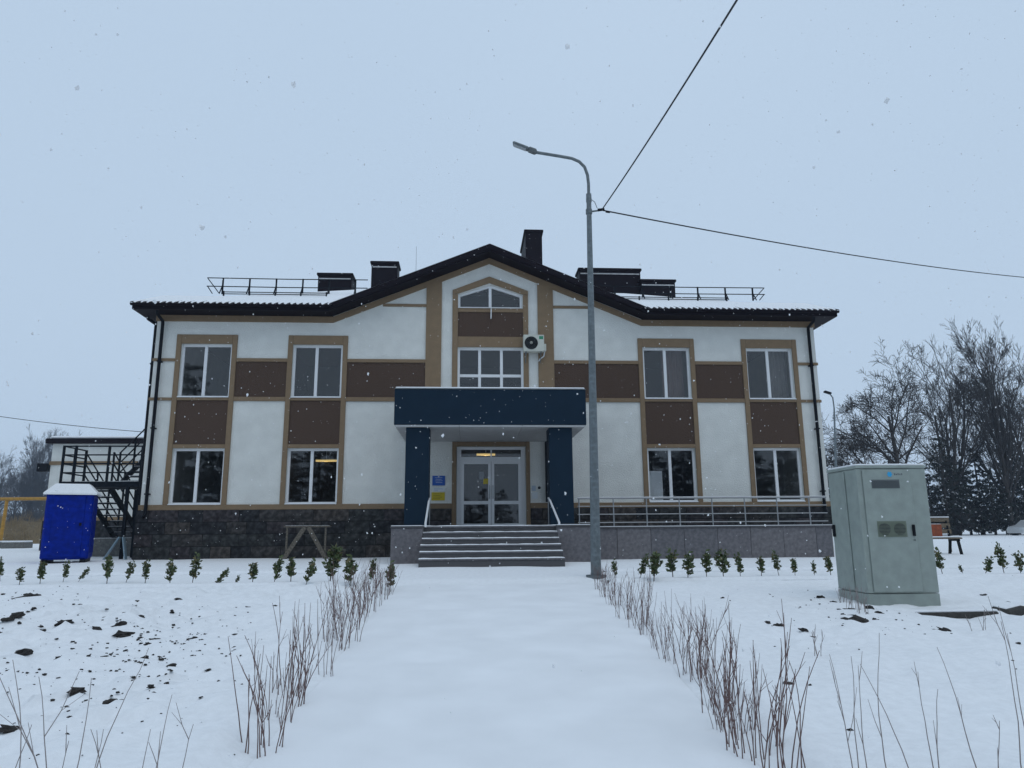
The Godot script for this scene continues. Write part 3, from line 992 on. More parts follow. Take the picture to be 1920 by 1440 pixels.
func small_things() -> void:
	var a: Acc
	# plaques by the door
	var s := thing("door_plaque", "blue plaque with pale lines of text on the white wall beside the entrance", "sign", Vector3(-1.75, 2.30, 0.003))
	boxp("plate", M.sign_blue, s, Vector3(-0.195, -0.15, 0), Vector3(0.195, 0.15, 0.018))
	for k in 4:
		boxp("text_line", M.sign_white, s, Vector3(-0.11 + 0.02 * (k % 2), 0.085 - k * 0.05, 0.018), Vector3(0.11 - 0.025 * (k % 3), 0.094 - k * 0.05, 0.0195))
	boxp("emblem", M.sign_white, s, Vector3(-0.02, 0.105, 0.018), Vector3(0.02, 0.14, 0.0195))
	s = thing("notice_board", "small white notice between the blue plaque and the yellow sign", "sign", Vector3(-1.735, 2.03, 0.003))
	boxp("plate", M.sign_white, s, Vector3(-0.185, -0.06, 0), Vector3(0.185, 0.06, 0.012))
	boxp("text_line", M.sign_blue, s, Vector3(-0.15, -0.03, 0.012), Vector3(-0.03, -0.022, 0.0135))
	boxp("text_line", M.sign_blue, s, Vector3(-0.15, 0.01, 0.012), Vector3(0.12, 0.018, 0.0135))
	s = thing("yellow_sign", "yellow sign with dark text under the blue plaque beside the entrance", "sign", Vector3(-1.76, 1.815, 0.003))
	boxp("plate", M.sign_yellow, s, Vector3(-0.205, -0.125, 0), Vector3(0.205, 0.125, 0.014))
	for k in 4:
		boxp("text_line", M.black, s, Vector3(-0.15, 0.075 - k * 0.05, 0.014), Vector3(0.13 - 0.06 * (k % 2), 0.083 - k * 0.05, 0.0155))
	s = thing("intercom", "round black intercom on the wall right by the cable duct", "intercom", Vector3(1.385, 2.07, 0.003))
	a = Acc.new()
	a.tube([Vector3(0, 0, 0), Vector3(0, 0, 0.03)], [0.045, 0.04], 16)
	obj("body", a, M.black, s)
	boxp("button", M.galv, s, Vector3(-0.012, -0.02, 0.03), Vector3(0.012, 0.004, 0.034))
	s = thing("wall_notice", "small pale blue notice on the wall beside the intercom", "sign", Vector3(1.21, 2.05, 0.003))
	boxp("plate", mat(0.40, 0.47, 0.56, 0.6), s, Vector3(-0.06, -0.08, 0), Vector3(0.06, 0.08, 0.006))
	s = thing("paper_notice", "white paper notice below the pale blue one near the door", "notice", Vector3(1.24, 1.83, 0.003))
	boxp("sheet", M.sign_white, s, Vector3(-0.09, -0.1, 0), Vector3(0.09, 0.1, 0.003))
	s = thing("door_sticker", "yellow square sticker on the glass of the entrance door", "sticker", Vector3(-0.28, 2.28, -0.1035))
	boxp("sheet", M.sign_yellow, s, Vector3(-0.085, -0.085, 0), Vector3(0.085, 0.085, 0.002))
	s = thing("door_paper", "pale paper taped to the entrance door glass above the yellow sticker", "notice", Vector3(-0.42, 2.46, -0.1035))
	boxp("sheet", mat(0.3, 0.32, 0.34, 0.8), s, Vector3(-0.07, -0.12, 0), Vector3(0.07, 0.12, 0.002))
	# air conditioner
	s = thing("air_conditioner", "white air conditioner unit with round fan mounted beside the central window", "air conditioner", Vector3(1.275, 6.37, 0.12))
	a = Acc.new()
	a.cbox(Vector3(-0.365, 0, 0), Vector3(0.30, 0.55, 0.26), 0.015)
	obj("casing", a, M.ac, s)
	a = Acc.new()
	a.tube([Vector3(-0.115, 0.275, 0.262), Vector3(-0.115, 0.275, 0.272)], [0.215, 0.21], 28)
	obj("fan_opening", a, M.black, s)
	for k in 5:
		var ring := Acc.new()
		var pts := []
		var rd := []
		for i in 25:
			var t := TAU * i / 24
			pts.append(Vector3(-0.115 + cos(t) * (0.05 + 0.038 * k), 0.275 + sin(t) * (0.05 + 0.038 * k), 0.28))
			rd.append(0.004)
		ring.tube(pts, rd, 4)
		obj("grille_ring", ring, M.vent, s)
	a = Acc.new()
	a.tube([Vector3(-0.115, 0.275, 0.27), Vector3(-0.115, 0.275, 0.288)], [0.05, 0.045], 16)
	obj("hub", a, M.ac, s)
	boxp("badge", M.green, s, Vector3(0.14, 0.40, 0.261), Vector3(0.27, 0.50, 0.264))
	boxp("valve_cover", M.ac, s, Vector3(0.302, 0.04, 0.03), Vector3(0.37, 0.26, 0.2))
	for x in [-0.28, 0.2]:
		a = Acc.new()
		a.bar(Vector3(x, -0.02, -0.11), Vector3(x, -0.02, 0.26), 0.03, 0.03)
		a.bar(Vector3(x, -0.34, -0.11), Vector3(x, -0.03, 0.2), 0.02, 0.02)
		obj("bracket", a, M.galv, s)
	a = Acc.new()
	a.tube([Vector3(0.33, 0.05, 0.1), Vector3(0.30, -0.12, 0.08), Vector3(0.18, -0.2, 0.02), Vector3(0.15, -0.25, -0.1)], [0.02, 0.02, 0.02, 0.02], 6)
	obj("hose", a, M.sign_white, s)
	# saw horse trestle by the plinth
	s = thing("wooden_trestle", "wooden trestle of planks leaning at the dark stone plinth", "trestle", Vector3(-5.53, 0, 0.75))
	a = Acc.new()
	a.cbox(Vector3(-0.66, 0.90, -0.12), Vector3(0.66, 0.945, 0.12), 0.006)
	obj("top_board", a, M.wood_grey, s)
	boxp("snow", M.snow_thin, s, Vector3(-0.62, 0.946, -0.1), Vector3(0.62, 0.958, 0.1))
	for q in [[-0.57, -0.57, 0.05], [0.54, 0.54, 0.05]]:
		a = Acc.new()
		a.bar(Vector3(q[0], -0.02, 0.06), Vector3(q[1], 0.9, 0.06), 0.06, 0.05)
		obj("leg", a, M.wood_grey, s)
	for q in [[-0.64, -0.06], [0.60, 0.05]]:
		a = Acc.new()
		a.bar(Vector3(q[0], -0.02, 0.12), Vector3(q[1], 0.9, 0.12), 0.05, 0.12)
		obj("brace", a, M.wood_grey, s)
	# lit ceiling lamps inside
	for q in [[P(612, 864, -4.0), 0.75, "lit warm tube lamp hanging in the room behind the lower window next to the entrance"], [P(911, 852.5, -3.0), 0.66, "lit warm tube lamp hanging in the hall behind the door transom"]]:
		var at: Vector3 = q[0]
		s = thing("ceiling_lamp", q[2], "lamp", at)
		boxp("tube", M.lamp_glow, s, Vector3(-q[1] / 2, -0.03, -0.05), Vector3(q[1] / 2, 0.03, 0.05))
		a = Acc.new()
		a.box(Vector3(-q[1] / 2, 0.031, -0.07), Vector3(q[1] / 2, 0.06, 0.07))
		a.box(Vector3(-0.01, 0.06, -0.01), Vector3(0.01, 3.945 - at.y, 0.01))
		obj("housing", a, M.frame, s)
		var li := OmniLight3D.new()
		li.name = "lamp_light"
		li.light_color = Color(1.0, 0.86, 0.55)
		li.light_energy = 0.05
		li.light_size = 0.1
		li.omni_range = 12
		li.shadow_enabled = true
		s.add_child(li)
		li.position = Vector3(0, -0.1, 0)
	# things behind the panes
	s = thing("white_cupboard", "pale cupboard standing behind the lower window on the ramp side", "cupboard", Vector3(5.3, FLOOR_Y, -0.95))
	boxp("body", M.frame, s, Vector3(-0.3, 0, -0.3), Vector3(0.18, 1.75, 0.3))
	boxp("door_panel", M.sign_white, s, Vector3(-0.28, 0.05, 0.302), Vector3(0.16, 1.7, 0.315))
	for q in [[9.5, 5.2, "grey curtain behind the upper corner window", true], [5.95, 5.2, "curtain tinted for a reddish reflection behind the upper window above the ramp", false]]:
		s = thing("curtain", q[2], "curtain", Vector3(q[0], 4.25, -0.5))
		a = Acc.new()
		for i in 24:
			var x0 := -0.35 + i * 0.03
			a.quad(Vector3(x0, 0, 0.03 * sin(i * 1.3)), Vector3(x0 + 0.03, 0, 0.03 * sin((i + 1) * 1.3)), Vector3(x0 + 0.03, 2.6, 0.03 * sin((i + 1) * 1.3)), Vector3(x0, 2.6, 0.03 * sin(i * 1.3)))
		obj("cloth", a, M.curtain if q[3] else M.curtain_red_reflection, s)

# ---------------------------------------------------------------- street lamp and wires
func sag(a: Vector3, b: Vector3, drop: float, r: float) -> Acc:
	var pts := []
	var rd := []
	for i in 25:
		var t := i / 24.0
		pts.append(a.lerp(b, t) - Vector3(0, drop * 4.0 * t * (1.0 - t), 0))
		rd.append(r)
	var acc := Acc.new()
	acc.tube(pts, rd, 6)
	return acc
func build_lamp() -> void:
	var z := 8.26
	var foot := Vector3(1.65, base_height(z) - 0.1, z)
	var s := thing("street_lamp", "tall galvanised street lamp with curved arm beside the path", "street lamp", foot)
	var col := P(1104, 372, z) - foot
	var a := Acc.new()
	a.tube([Vector3.ZERO, Vector3(0, 0.5, 0), col * 0.5, col], [0.105, 0.10, 0.075, 0.052], 14)
	obj("pole", a, M.galv, s)
	a = Acc.new()
	a.tube([Vector3(0, 0.08, 0), Vector3(0, 0.14, 0)], [0.2, 0.2], 14)
	obj("base_flange", a, M.galv, s)
	boxp("service_door", M.galv, s, Vector3(-0.05, 0.75, 0.085), Vector3(0.05, 1.15, 0.105))
	a = Acc.new()
	a.tube([col + Vector3(0, -0.08, 0), col + Vector3(0, 0.1, 0)], [0.062, 0.058], 14)
	obj("collar", a, M.galv, s)
	var pts := []
	var rd := []
	for q in [[1104, 374], [1103.5, 345], [1101.5, 328], [1096, 313], [1086, 303], [1072, 297], [1050, 293], [1004, 285.5]]:
		pts.append(P(q[0], q[1], z) - foot)
		rd.append(0.034)
	a = Acc.new()
	a.tube(pts, rd, 10)
	obj("arm", a, M.galv, s)
	var h0 := P(1007, 286, z) - foot
	var h1 := P(962, 269, z) - foot
	var dx := (h1 - h0).normalized()
	var up := Vector3(0, 0, 1).cross(dx).normalized() * -1.0
	if up.y < 0: up = -up
	var tilt := Basis(dx, up, dx.cross(up)).rotated(dx, -0.25)
	var ln := (h1 - h0).length()
	a = Acc.new()
	a.cobox(Transform3D(tilt, h0 + dx * (ln * 0.68)), Vector3(ln * 0.66, 0.055, 0.26), 0.022)
	obj("head", a, M.galv, s)
	a = Acc.new()
	a.cobox(Transform3D(tilt, h0 + dx * (ln * 0.2)), Vector3(ln * 0.36, 0.11, 0.17), 0.03)
	obj("driver_box", a, M.vent, s)
	a = Acc.new()
	a.obox(Transform3D(tilt, h0 + dx * (ln * 0.70) - tilt.y * 0.032), Vector3(ln * 0.5, 0.012, 0.2))
	obj("lens", a, M.lens, s)
	# bracket with wire clamps
	a = Acc.new()
	var bk := P(1106, 397, z) - foot
	var be := P(1128, 394, z + 0.1) - foot
	a.tube([bk, be], [0.02, 0.016], 6)
	a.tube([bk + Vector3(-0.02, -0.05, 0), bk + Vector3(-0.02, 0.05, 0)], [0.07, 0.07], 12)
	obj("wire_bracket", a, M.galv, s)
	a = Acc.new()
	a.tube([be + Vector3(-0.08, 0, 0), be + Vector3(0.06, 0.02, 0)], [0.035, 0.03], 8)
	a.tube([be + Vector3(0.09, -0.03, 0), be + Vector3(0.18, -0.045, 0)], [0.026, 0.022], 8)
	obj("wire_clamp", a, M.black, s)
	a = Acc.new()
	var c0 := P(1109, 374, z) - foot
	a.tube([c0, c0 + Vector3(0.07, -0.06, 0), c0 + Vector3(0.12, -0.2, 0)], [0.008, 0.008, 0.008], 5)
	obj("feed_wire", a, M.galv, s)
	var w0 := be + foot
	var e1 := P(1366, 0, 15.5)
	e1 = w0 + (e1 - w0) * 1.9
	var mid := w0.lerp(e1, 0.53)
	tag(obj("overhead_cable", sag(w0, e1, 0.16, 0.014), M.cable), "thick overhead cable rising steeply from the street lamp bracket", "cable", "cables on the street lamp")
	var e2 := P(1921, 516, -2.0)
	var far := w0 + (e2 - w0) * 1.5
	tag(obj("overhead_cable", sag(w0 + Vector3(0.03, -0.005, 0), far + Vector3(0, 0.35, 0), 0.36, 0.015), M.cable), "overhead cable running sideways from the street lamp over the roof side", "cable", "cables on the street lamp")
	tag(obj("far_cable", sag(P(-60, 772, -22), P(330, 814, -22), 0.15, 0.02), M.cable), "thin cable hanging beyond the annex and the blue cabin", "cable")

# ---------------------------------------------------------------- things on the lawns
func build_cabinet() -> void:
	var g := Vector3(5.27, 0, 12.05)
	g.y = base_height(12.4) - 0.035
	var s := thing("equipment_cabinet", "grey metal equipment cabinet with vents standing on the snowy lawn", "cabinet", g, -0.03)
	var hw := 0.51
	var hd := 0.44
	var a := Acc.new()
	a.cbox(Vector3(-hw, 0.0, -hd), Vector3(hw, 0.20, hd), 0.006)
	obj("plinth", a, M.cabinet, s)
	a = Acc.new()
	a.cbox(Vector3(-hw, 0.208, -hd), Vector3(hw, 1.95, hd), 0.008)
	obj("body", a, M.cabinet, s)
	a = Acc.new()
	a.cbox(Vector3(-hw - 0.012, 1.953, -hd - 0.012), Vector3(hw + 0.012, 1.995, hd + 0.012), 0.008)
	obj("lid", a, M.cabinet, s)
	a = Acc.new()
	a.cbox(Vector3(-hw, 1.995, -hd), Vector3(hw, 2.02, hd), 0.008)
	obj("snow", a, M.snow, s)
	var d := part("front_door", s)
	a = Acc.new()
	a.cbox(Vector3(-0.43, 0.225, hd + 0.004), Vector3(0.27, 1.93, hd + 0.022), 0.006)
	obj("leaf", a, M.cabinet, d)
	var v := part("upper_vent", s)
	boxp("recess", M.vent, v, Vector3(-0.31, 1.665, hd + 0.0225), Vector3(0.10, 1.79, hd + 0.025))
	for k in 7:
		a = Acc.new()
		a.obox(Transform3D(Basis.from_euler(Vector3(0.6, 0, 0)), Vector3(-0.105, 1.677 + k * 0.0165, hd + 0.028)), Vector3(0.39, 0.003, 0.014))
		obj("louvre", a, M.vent, v)
	v = part("fan_vent", s)
	boxp("recess", M.vent_mid, v, Vector3(-0.29, 0.98, hd + 0.0225), Vector3(0.13, 1.20, hd + 0.026))
	for x in [-0.19, 0.03]:
		a = Acc.new()
		a.tube([Vector3(x, 1.09, hd + 0.026), Vector3(x, 1.09, hd + 0.030)], [0.085, 0.085], 18)
		obj("fan", a, M.vent, v)
	for k in 11:
		boxp("louvre", M.vent_mid, v, Vector3(-0.285, 0.987 + k * 0.0195, hd + 0.031), Vector3(0.125, 0.993 + k * 0.0195, hd + 0.036))
	a = Acc.new()
	a.cbox(Vector3(0.205, 0.99, hd + 0.023), Vector3(0.245, 1.15, hd + 0.05), 0.008)
	obj("handle", a, M.black, s)
	a = Acc.new()
	a.tube([Vector3(0.225, 0.935, hd + 0.022), Vector3(0.225, 0.935, hd + 0.03)], [0.012, 0.012], 10)
	obj("lock", a, M.galv, s)
	# blue mark and small grey lettering
	var lg := part("logo", s)
	a = Acc.new()
	for k in 3:
		a.obox(Transform3D(Basis.from_euler(Vector3(0, 0, PI / 3 * k)), Vector3(-0.03, 1.865, hd + 0.0235)), Vector3(0.075, 0.022, 0.002 + 0.0004 * k))
	obj("mark", a, M.logo, lg)
	for k in 5:
		boxp("letter", M.vent, lg, Vector3(0.035 + k * 0.026, 1.852, hd + 0.0225), Vector3(0.052 + k * 0.026, 1.880 - 0.006 * (k % 2), hd + 0.0236))
	# side door
	v = part("side_door", s)
	a = Acc.new()
	a.cbox(Vector3(-hw - 0.018, 0.225, -0.40), Vector3(-hw - 0.003, 1.93, 0.10), 0.006)
	obj("leaf", a, M.cabinet, v)
	a = Acc.new()
	a.cbox(Vector3(-hw - 0.05, 0.98, -0.36), Vector3(-hw - 0.019, 1.16, -0.31), 0.008)
	obj("handle", a, M.black, v)
	# foundation slab
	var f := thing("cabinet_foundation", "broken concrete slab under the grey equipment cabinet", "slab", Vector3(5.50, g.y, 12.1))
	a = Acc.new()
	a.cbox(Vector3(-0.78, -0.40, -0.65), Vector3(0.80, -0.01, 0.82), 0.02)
	obj("slab", a, M.shaded_soily_concrete, f)
	a = Acc.new()
	a.cbox(Vector3(-0.76, -0.009, -0.63), Vector3(0.79, 0.02, 0.815), 0.012)
	obj("snow", a, M.snow, f)
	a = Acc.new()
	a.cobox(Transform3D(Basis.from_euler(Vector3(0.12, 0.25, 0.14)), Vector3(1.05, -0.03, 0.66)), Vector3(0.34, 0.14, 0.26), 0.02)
	obj("broken_piece", a, M.shaded_soily_concrete, f)
	a = Acc.new()
	a.cobox(Transform3D(Basis.from_euler(Vector3(0.12, 0.25, 0.14)), Vector3(1.045, 0.048, 0.64)), Vector3(0.29, 0.02, 0.2), 0.008)
	obj("snow", a, M.snow, f)

func build_cabin() -> void:
	var s := thing("blue_cabin", "blue plastic portable toilet cabin with snow covered white roof", "portable toilet", Vector3(-11.93, 0.0, 1.4), 0.36)
	var h := 0.565
	var a := Acc.new()
	a.cbox(Vector3(-h, 0.08, -h), Vector3(h, 1.88, h), 0.05)
	obj("body", a, M.blue, s)
	for x in [-0.45, 0.45]:
		boxp("skid", M.black, s, Vector3(x - 0.07, -0.03, -h - 0.03), Vector3(x + 0.07, 0.08, h + 0.03))
	var d := part("door", s)
	a = Acc.new()
	a.cbox(Vector3(-0.38, 0.16, h + 0.002), Vector3(0.38, 1.80, h + 0.022), 0.008)
	obj("leaf", a, M.blue, d)
	for k in 5:
		boxp("rib", M.blue, d, Vector3(-0.30, 0.30 + 0.3 * k, h + 0.023), Vector3(0.30, 0.335 + 0.3 * k, h + 0.034))
	boxp("handle", M.black, d, Vector3(0.28, 0.98, h + 0.035), Vector3(0.34, 1.06, h + 0.05))
	for k in 3:
		boxp("side_rib", M.blue, s, Vector3(h + 0.001, 0.25, -0.42 + 0.32 * k), Vector3(h + 0.016, 1.75, -0.30 + 0.32 * k))
	var ro := Acc.new()
	var e := h + 0.07
	var t := 0.40
	var lo := []
	var hi := []
	for q in [[-1, -1], [1, -1], [1, 1], [-1, 1]]:
		lo.append(Vector3(q[0] * e, 1.87, q[1] * e))
		hi.append(Vector3(q[0] * t, 2.13, q[1] * t))
	var o := Vector3(0, 1.9, 0)
	for i in 4:
		var j := (i + 1) % 4
		ro.out_quad(lo[i], lo[j], hi[j], hi[i], o)
		ro.out_quad(lo[i], lo[j], lo[j] - Vector3(0, 0.05, 0), lo[i] - Vector3(0, 0.05, 0), o - Vector3(0, 0.05, 0))
	ro.out_quad(hi[0], hi[1], hi[2], hi[3], o)
	obj("roof", ro, M.snow, s)

func build_stairs() -> void:
	var s := thing("external_staircase", "dark metal fire escape staircase with railings on the building side", "staircase")
	var a: Acc
	var ly := 2.34
	# landing
	a = Acc.new()
	a.box(Vector3(-13.4, ly - 0.16, -1.9), Vector3(-10.9, ly, -0.5))
	obj("landing", a, M.stair, s)
	boxp("snow", M.snow_thin, s, Vector3(-13.35, ly + 0.001, -1.85), Vector3(-11.0, ly + 0.02, -0.55))
	for q in [[-13.3, -0.55], [-13.3, -1.85], [-11.35, -0.55], [-11.6, -1.85], [-10.98, -0.55]]:
		a = Acc.new()
		a.bar(Vector3(q[0], -0.05, q[1]), Vector3(q[0], ly - 0.16, q[1]), 0.09, 0.09)
		obj("post", a, M.stair, s)
	# two flights: the lower comes down away from the landing, the upper climbs away beside the wall
	for f in [[-13.4, -12.5, ly, 0.62, 9], [-12.3, -11.2, ly, 4.2, 10]]:
		var n: int = f[4]
		var z0 := -1.9
		var run := 0.30
		var z1 := z0 - run * n
		for x in [f[0], f[1]]:
			a = Acc.new()
			a.bar(Vector3(x, f[2] - 0.1, z0), Vector3(x, f[3] - 0.1, z1), 0.05, 0.2)
			obj("stringer", a, M.stair, s)
		for k in n:
			var t := (k + 0.5) / n
			var y := lerpf(f[2], f[3], (k + 1.0) / n) if f[3] < f[2] else lerpf(f[2], f[3], (k + 0.6) / n)
			var z := z0 - run * (k + 0.5)
			boxp("tread", M.stair, s, Vector3(f[0] + 0.03, y - 0.03, z - 0.14), Vector3(f[1] - 0.03, y, z + 0.14))
			boxp("snow", M.snow_thin, s, Vector3(f[0] + 0.06 + 0.1 * (k % 3), y + 0.001, z - 0.13), Vector3(f[1] - 0.08 - 0.12 * (k % 2), y + 0.022, z + 0.12))
		for x in [f[0], f[1]]:
			for h in [1.05, 0.7, 0.35]:
				a = Acc.new()
				a.tube([Vector3(x, f[2] + h, z0), Vector3(x, f[3] + h, z1)], [0.024, 0.024], 6)
				obj("rail", a, M.stair, s)
			for k in 4:
				var t := k / 3.0
				var y := lerpf(f[2], f[3], t)
				a = Acc.new()
				a.bar(Vector3(x, y - 0.05, lerpf(z0, z1, t)), Vector3(x, y + 1.06, lerpf(z0, z1, t)), 0.05, 0.05)
				obj("baluster", a, M.stair, s)
	# landing railing
	for h in [1.10, 0.83, 0.56, 0.28]:
		a = Acc.new()
		a.tube([Vector3(-13.37, ly + h, -1.86), Vector3(-13.37, ly + h, -0.53), Vector3(-10.95, ly + h, -0.53)], [0.024, 0.024, 0.024], 6)
		obj("rail", a, M.stair, s)
	for q in [[-13.37, -1.86], [-13.37, -1.2], [-13.37, -0.53], [-13.0, -0.53], [-12.0, -0.53], [-11.0, -0.53]]:
		a = Acc.new()
		a.bar(Vector3(q[0], ly, q[1]), Vector3(q[0], ly + 1.12, q[1]), 0.06, 0.06)
		obj("baluster", a, M.stair, s)
	# concrete pad at the foot of the stairs and boards leaning beside it
	var p := thing("concrete_block", "dark grey concrete block under the foot of the metal stairs", "block", Vector3(-13.2, 0, -4.0))
	a = Acc.new()
	a.cbox(Vector3(-1.0, -0.2, -1.6), Vector3(1.1, 0.60, 0.5), 0.02)
	obj("block", a, M.concrete, p)
	boxp("snow", M.snow_thin, p, Vector3(-0.95, 0.601, -1.5), Vector3(1.05, 0.62, 0.45))
	for q in [[-0.19, 0.13, "pale blue board tilted against its twin by the corner of the plinth"], [0.20, -0.05, "pale blue upright board at the corner of the plinth by the stairs"]]:
		var bd := thing("blue_board", q[2], "board", Vector3(-11.32 + q[0], 0, -0.2), 0.0, "boards leaning at the stairs")
		a = Acc.new()
		a.bar(Vector3(-q[1] * 1.5, -0.02, 0), Vector3(q[1] * 1.5, 0.66, -0.05), 0.16, 0.03)
		obj("board", a, M.pale_blue, bd)
	# annex behind
	var ax := thing("annex_building", "low white annex with dark cornice behind the metal stairs", "building")
	var z := -14.0
	boxp("wall", M.white, ax, Vector3(-21.2, 1.4, z - 8), Vector3(-11.0, 5.12, z))
	boxp("plinth", M.stones[1], ax, Vector3(-21.26, -0.2, z - 8), Vector3(-11.0, 1.398, z + 0.04))
	a = Acc.new()
	a.cbox(Vector3(-21.45, 5.122, z - 8.2), Vector3(-11.0, 5.36, z + 0.25), 0.02)
	obj("cornice", a, M.dark, ax)
	a = Acc.new()
	a.cbox(Vector3(-21.3, 5.362, z - 8), Vector3(-11.0, 5.50, z + 0.15), 0.05)
	obj("roof_snow", a, M.snow, ax)
	boxp("trim", M.tan, ax, Vector3(-21.25, 4.08, z + 0.001), Vector3(-11.0, 4.26, z + 0.05))
	boxp("trim", M.tan, ax, Vector3(-21.25, 1.4, z + 0.001), Vector3(-11.0, 1.56, z + 0.05))
	a = Acc.new()
	a.cbox(Vector3(-21.75, 3.75, z - 0.1), Vector3(-21.25, 4.15, z + 0.2), 0.03)
	obj("wall_lamp", a, M.black, ax)

func build_bench() -> void:
	var s := thing("park_bench", "wooden park bench with dark legs and snow on its seat beyond the cabinet", "bench", Vector3(12.35, 0, 1.9), -0.10)
	var a: Acc
	for k in 3:
		a = Acc.new()
		a.cbox(Vector3(-0.95, 0.43, -0.02 + 0.155 * k), Vector3(0.95, 0.47, 0.12 + 0.155 * k), 0.006)
		obj("seat_slat", a, M.wood, s)
	a = Acc.new()
	a.cbox(Vector3(-0.93, 0.472, -0.01), Vector3(0.93, 0.505, 0.41), 0.012)
	obj("snow", a, M.snow, s)
	for k in 3:
		a = Acc.new()
		a.cbox(Vector3(-0.95, 0.58 + 0.17 * k, -0.12 - 0.03 * k), Vector3(0.95, 0.70 + 0.17 * k, -0.085 - 0.03 * k), 0.006)
		obj("back_slat", a, M.wood, s)
	a = Acc.new()
	a.cbox(Vector3(-0.95, 1.042, -0.20), Vector3(0.95, 1.07, -0.12), 0.01)
	obj("snow", a, M.snow, s)
	for x in [-0.8, 0.86]:
		a = Acc.new()
		a.bar(Vector3(x, -0.03, 0.46), Vector3(x, 0.43, 0.34), 0.06, 0.06)
		a.bar(Vector3(x, -0.03, -0.16), Vector3(x, 0.43, -0.04), 0.06, 0.06)
		a.bar(Vector3(x, 0.40, -0.1), Vector3(x, 0.40, 0.42), 0.05, 0.06)
		a.bar(Vector3(x, 0.40, -0.05), Vector3(x, 1.04, -0.19), 0.05, 0.05)
		obj("leg_frame", a, M.black, s)
	a = Acc.new()
	a.bar(Vector3(0.92, 0.05, -0.2), Vector3(0.93, 1.04, -0.2), 0.05, 0.05)
	obj("end_post", a, M.wood, s)
	var b := thing("orange_box", "orange brown box standing on the snowy bench seat", "box", Vector3(12.62, 0.505, 2.0), -0.1)
	a = Acc.new()
	a.cbox(Vector3(-0.36, 0.0, -0.1), Vector3(0.26, 0.34, 0.12), 0.012)
	obj("body", a, M.orange, b)
	boxp("snow", M.snow_thin, b, Vector3(-0.34, 0.341, -0.09), Vector3(0.24, 0.36, 0.11))

func build_pipe() -> void:
	var s := thing("gas_pipe", "yellow gas pipe on posts beyond the blue cabin", "pipe")
	var z := -26.0
	var a := Acc.new()
	a.tube([Vector3(-45, 2.95, z), Vector3(-25.5, 3.02, z), Vector3(-25.2, 2.9, z), Vector3(-25.15, 0.0, z)], [0.11, 0.11, 0.11, 0.11], 10)
	obj("pipe", a, M.yellow, s)
	for x in [-30.3, -38.0]:
		a = Acc.new()
		a.tube([Vector3(x - 0.1, -0.2, z), Vector3(x, 2.9, z)], [0.12, 0.10], 10)
		obj("post", a, M.yellow, s)
	for q in [[-28.7, -21.5, 2.3, 0.0, "snowy concrete slab lying before the yellow pipe"], [-26.4, -21.0, 1.2, 0.2, "small snowy concrete slab next to the blue cabin"]]:
		var b := thing("concrete_slab", q[4], "slab", Vector3(q[0], 0, q[1]), q[3])
		a = Acc.new()
		a.cbox(Vector3(-q[2] / 2, -0.1, -0.6), Vector3(q[2] / 2, 0.34, 0.6), 0.03)
		obj("slab", a, M.concrete, b)
		boxp("snow", M.snow, b, Vector3(-q[2] / 2 + 0.03, 0.341, -0.57), Vector3(q[2] / 2 - 0.03, 0.42, 0.57))

# ---------------------------------------------------------------- plants
func sapling_mesh(sd: int, h: float, wid: float, full: float) -> Array:
	var r := RandomNumberGenerator.new()
	r.seed = sd
	var st := Acc.new()
	var lf := Acc.new()
	lf.tinted = true
	var tips := []
	st.tube([Vector3(0, -0.05, 0), Vector3(r.randf_range(-0.01, 0.01), h * 0.5, 0), Vector3(r.randf_range(-0.02, 0.02), h * 0.95, 0)], [0.008, 0.006, 0.003], 5)
	var nb := 7
	for i in nb:
		var y := h * (0.22 + 0.55 * i / nb)
		var an := i * 2.4 + r.randf()
		var ln := wid * r.randf_range(0.5, 1.0) * (0.75 + 0.3 * i / nb)
		var e := Vector3(cos(an) * ln, y + ln * r.randf_range(1.0, 1.8), sin(an) * ln)
		st.tube([Vector3(0, y, 0), e * Vector3(0.6, 1, 0.6) - Vector3(0, ln * 0.4, 0), e], [0.004, 0.003, 0.002], 4)
		tips.append([Vector3(0, y, 0), e])
	tips.append([Vector3(0, h * 0.4, 0), Vector3(0, h, 0)])
	for tp in tips:
		var cnt := int(19 * full)
		for k in cnt:
			var t := r.randf_range(0.2, 1.05)
			var p: Vector3 = tp[0].lerp(tp[1], t) + Vector3(r.randfn(), r.randfn(), r.randfn()) * 0.014
			var d := Vector3(r.randf_range(-1, 1), r.randf_range(-0.1, 1.2), r.randf_range(-1, 1)).normalized()
			var sd2 := d.cross(Vector3(r.randfn(), r.randfn(), r.randfn())).normalized()
			var L := r.randf_range(0.05, 0.085)
			var gr := r.randf_range(0.6, 1.25)
			lf.tint = Color(0.072 * gr, 0.098 * gr, 0.034 * gr) if r.randf() > 0.15 else Color(0.14 * gr, 0.12 * gr, 0.05 * gr)
			var m := p + d * L * 0.5
			var nn := d.cross(sd2) * 0.006
			lf.tri(p, m + sd2 * L * 0.3 + nn, p + d * L)
			lf.tri(p, p + d * L, m - sd2 * L * 0.3 + nn)
	return [st.mesh(), lf.mesh()]

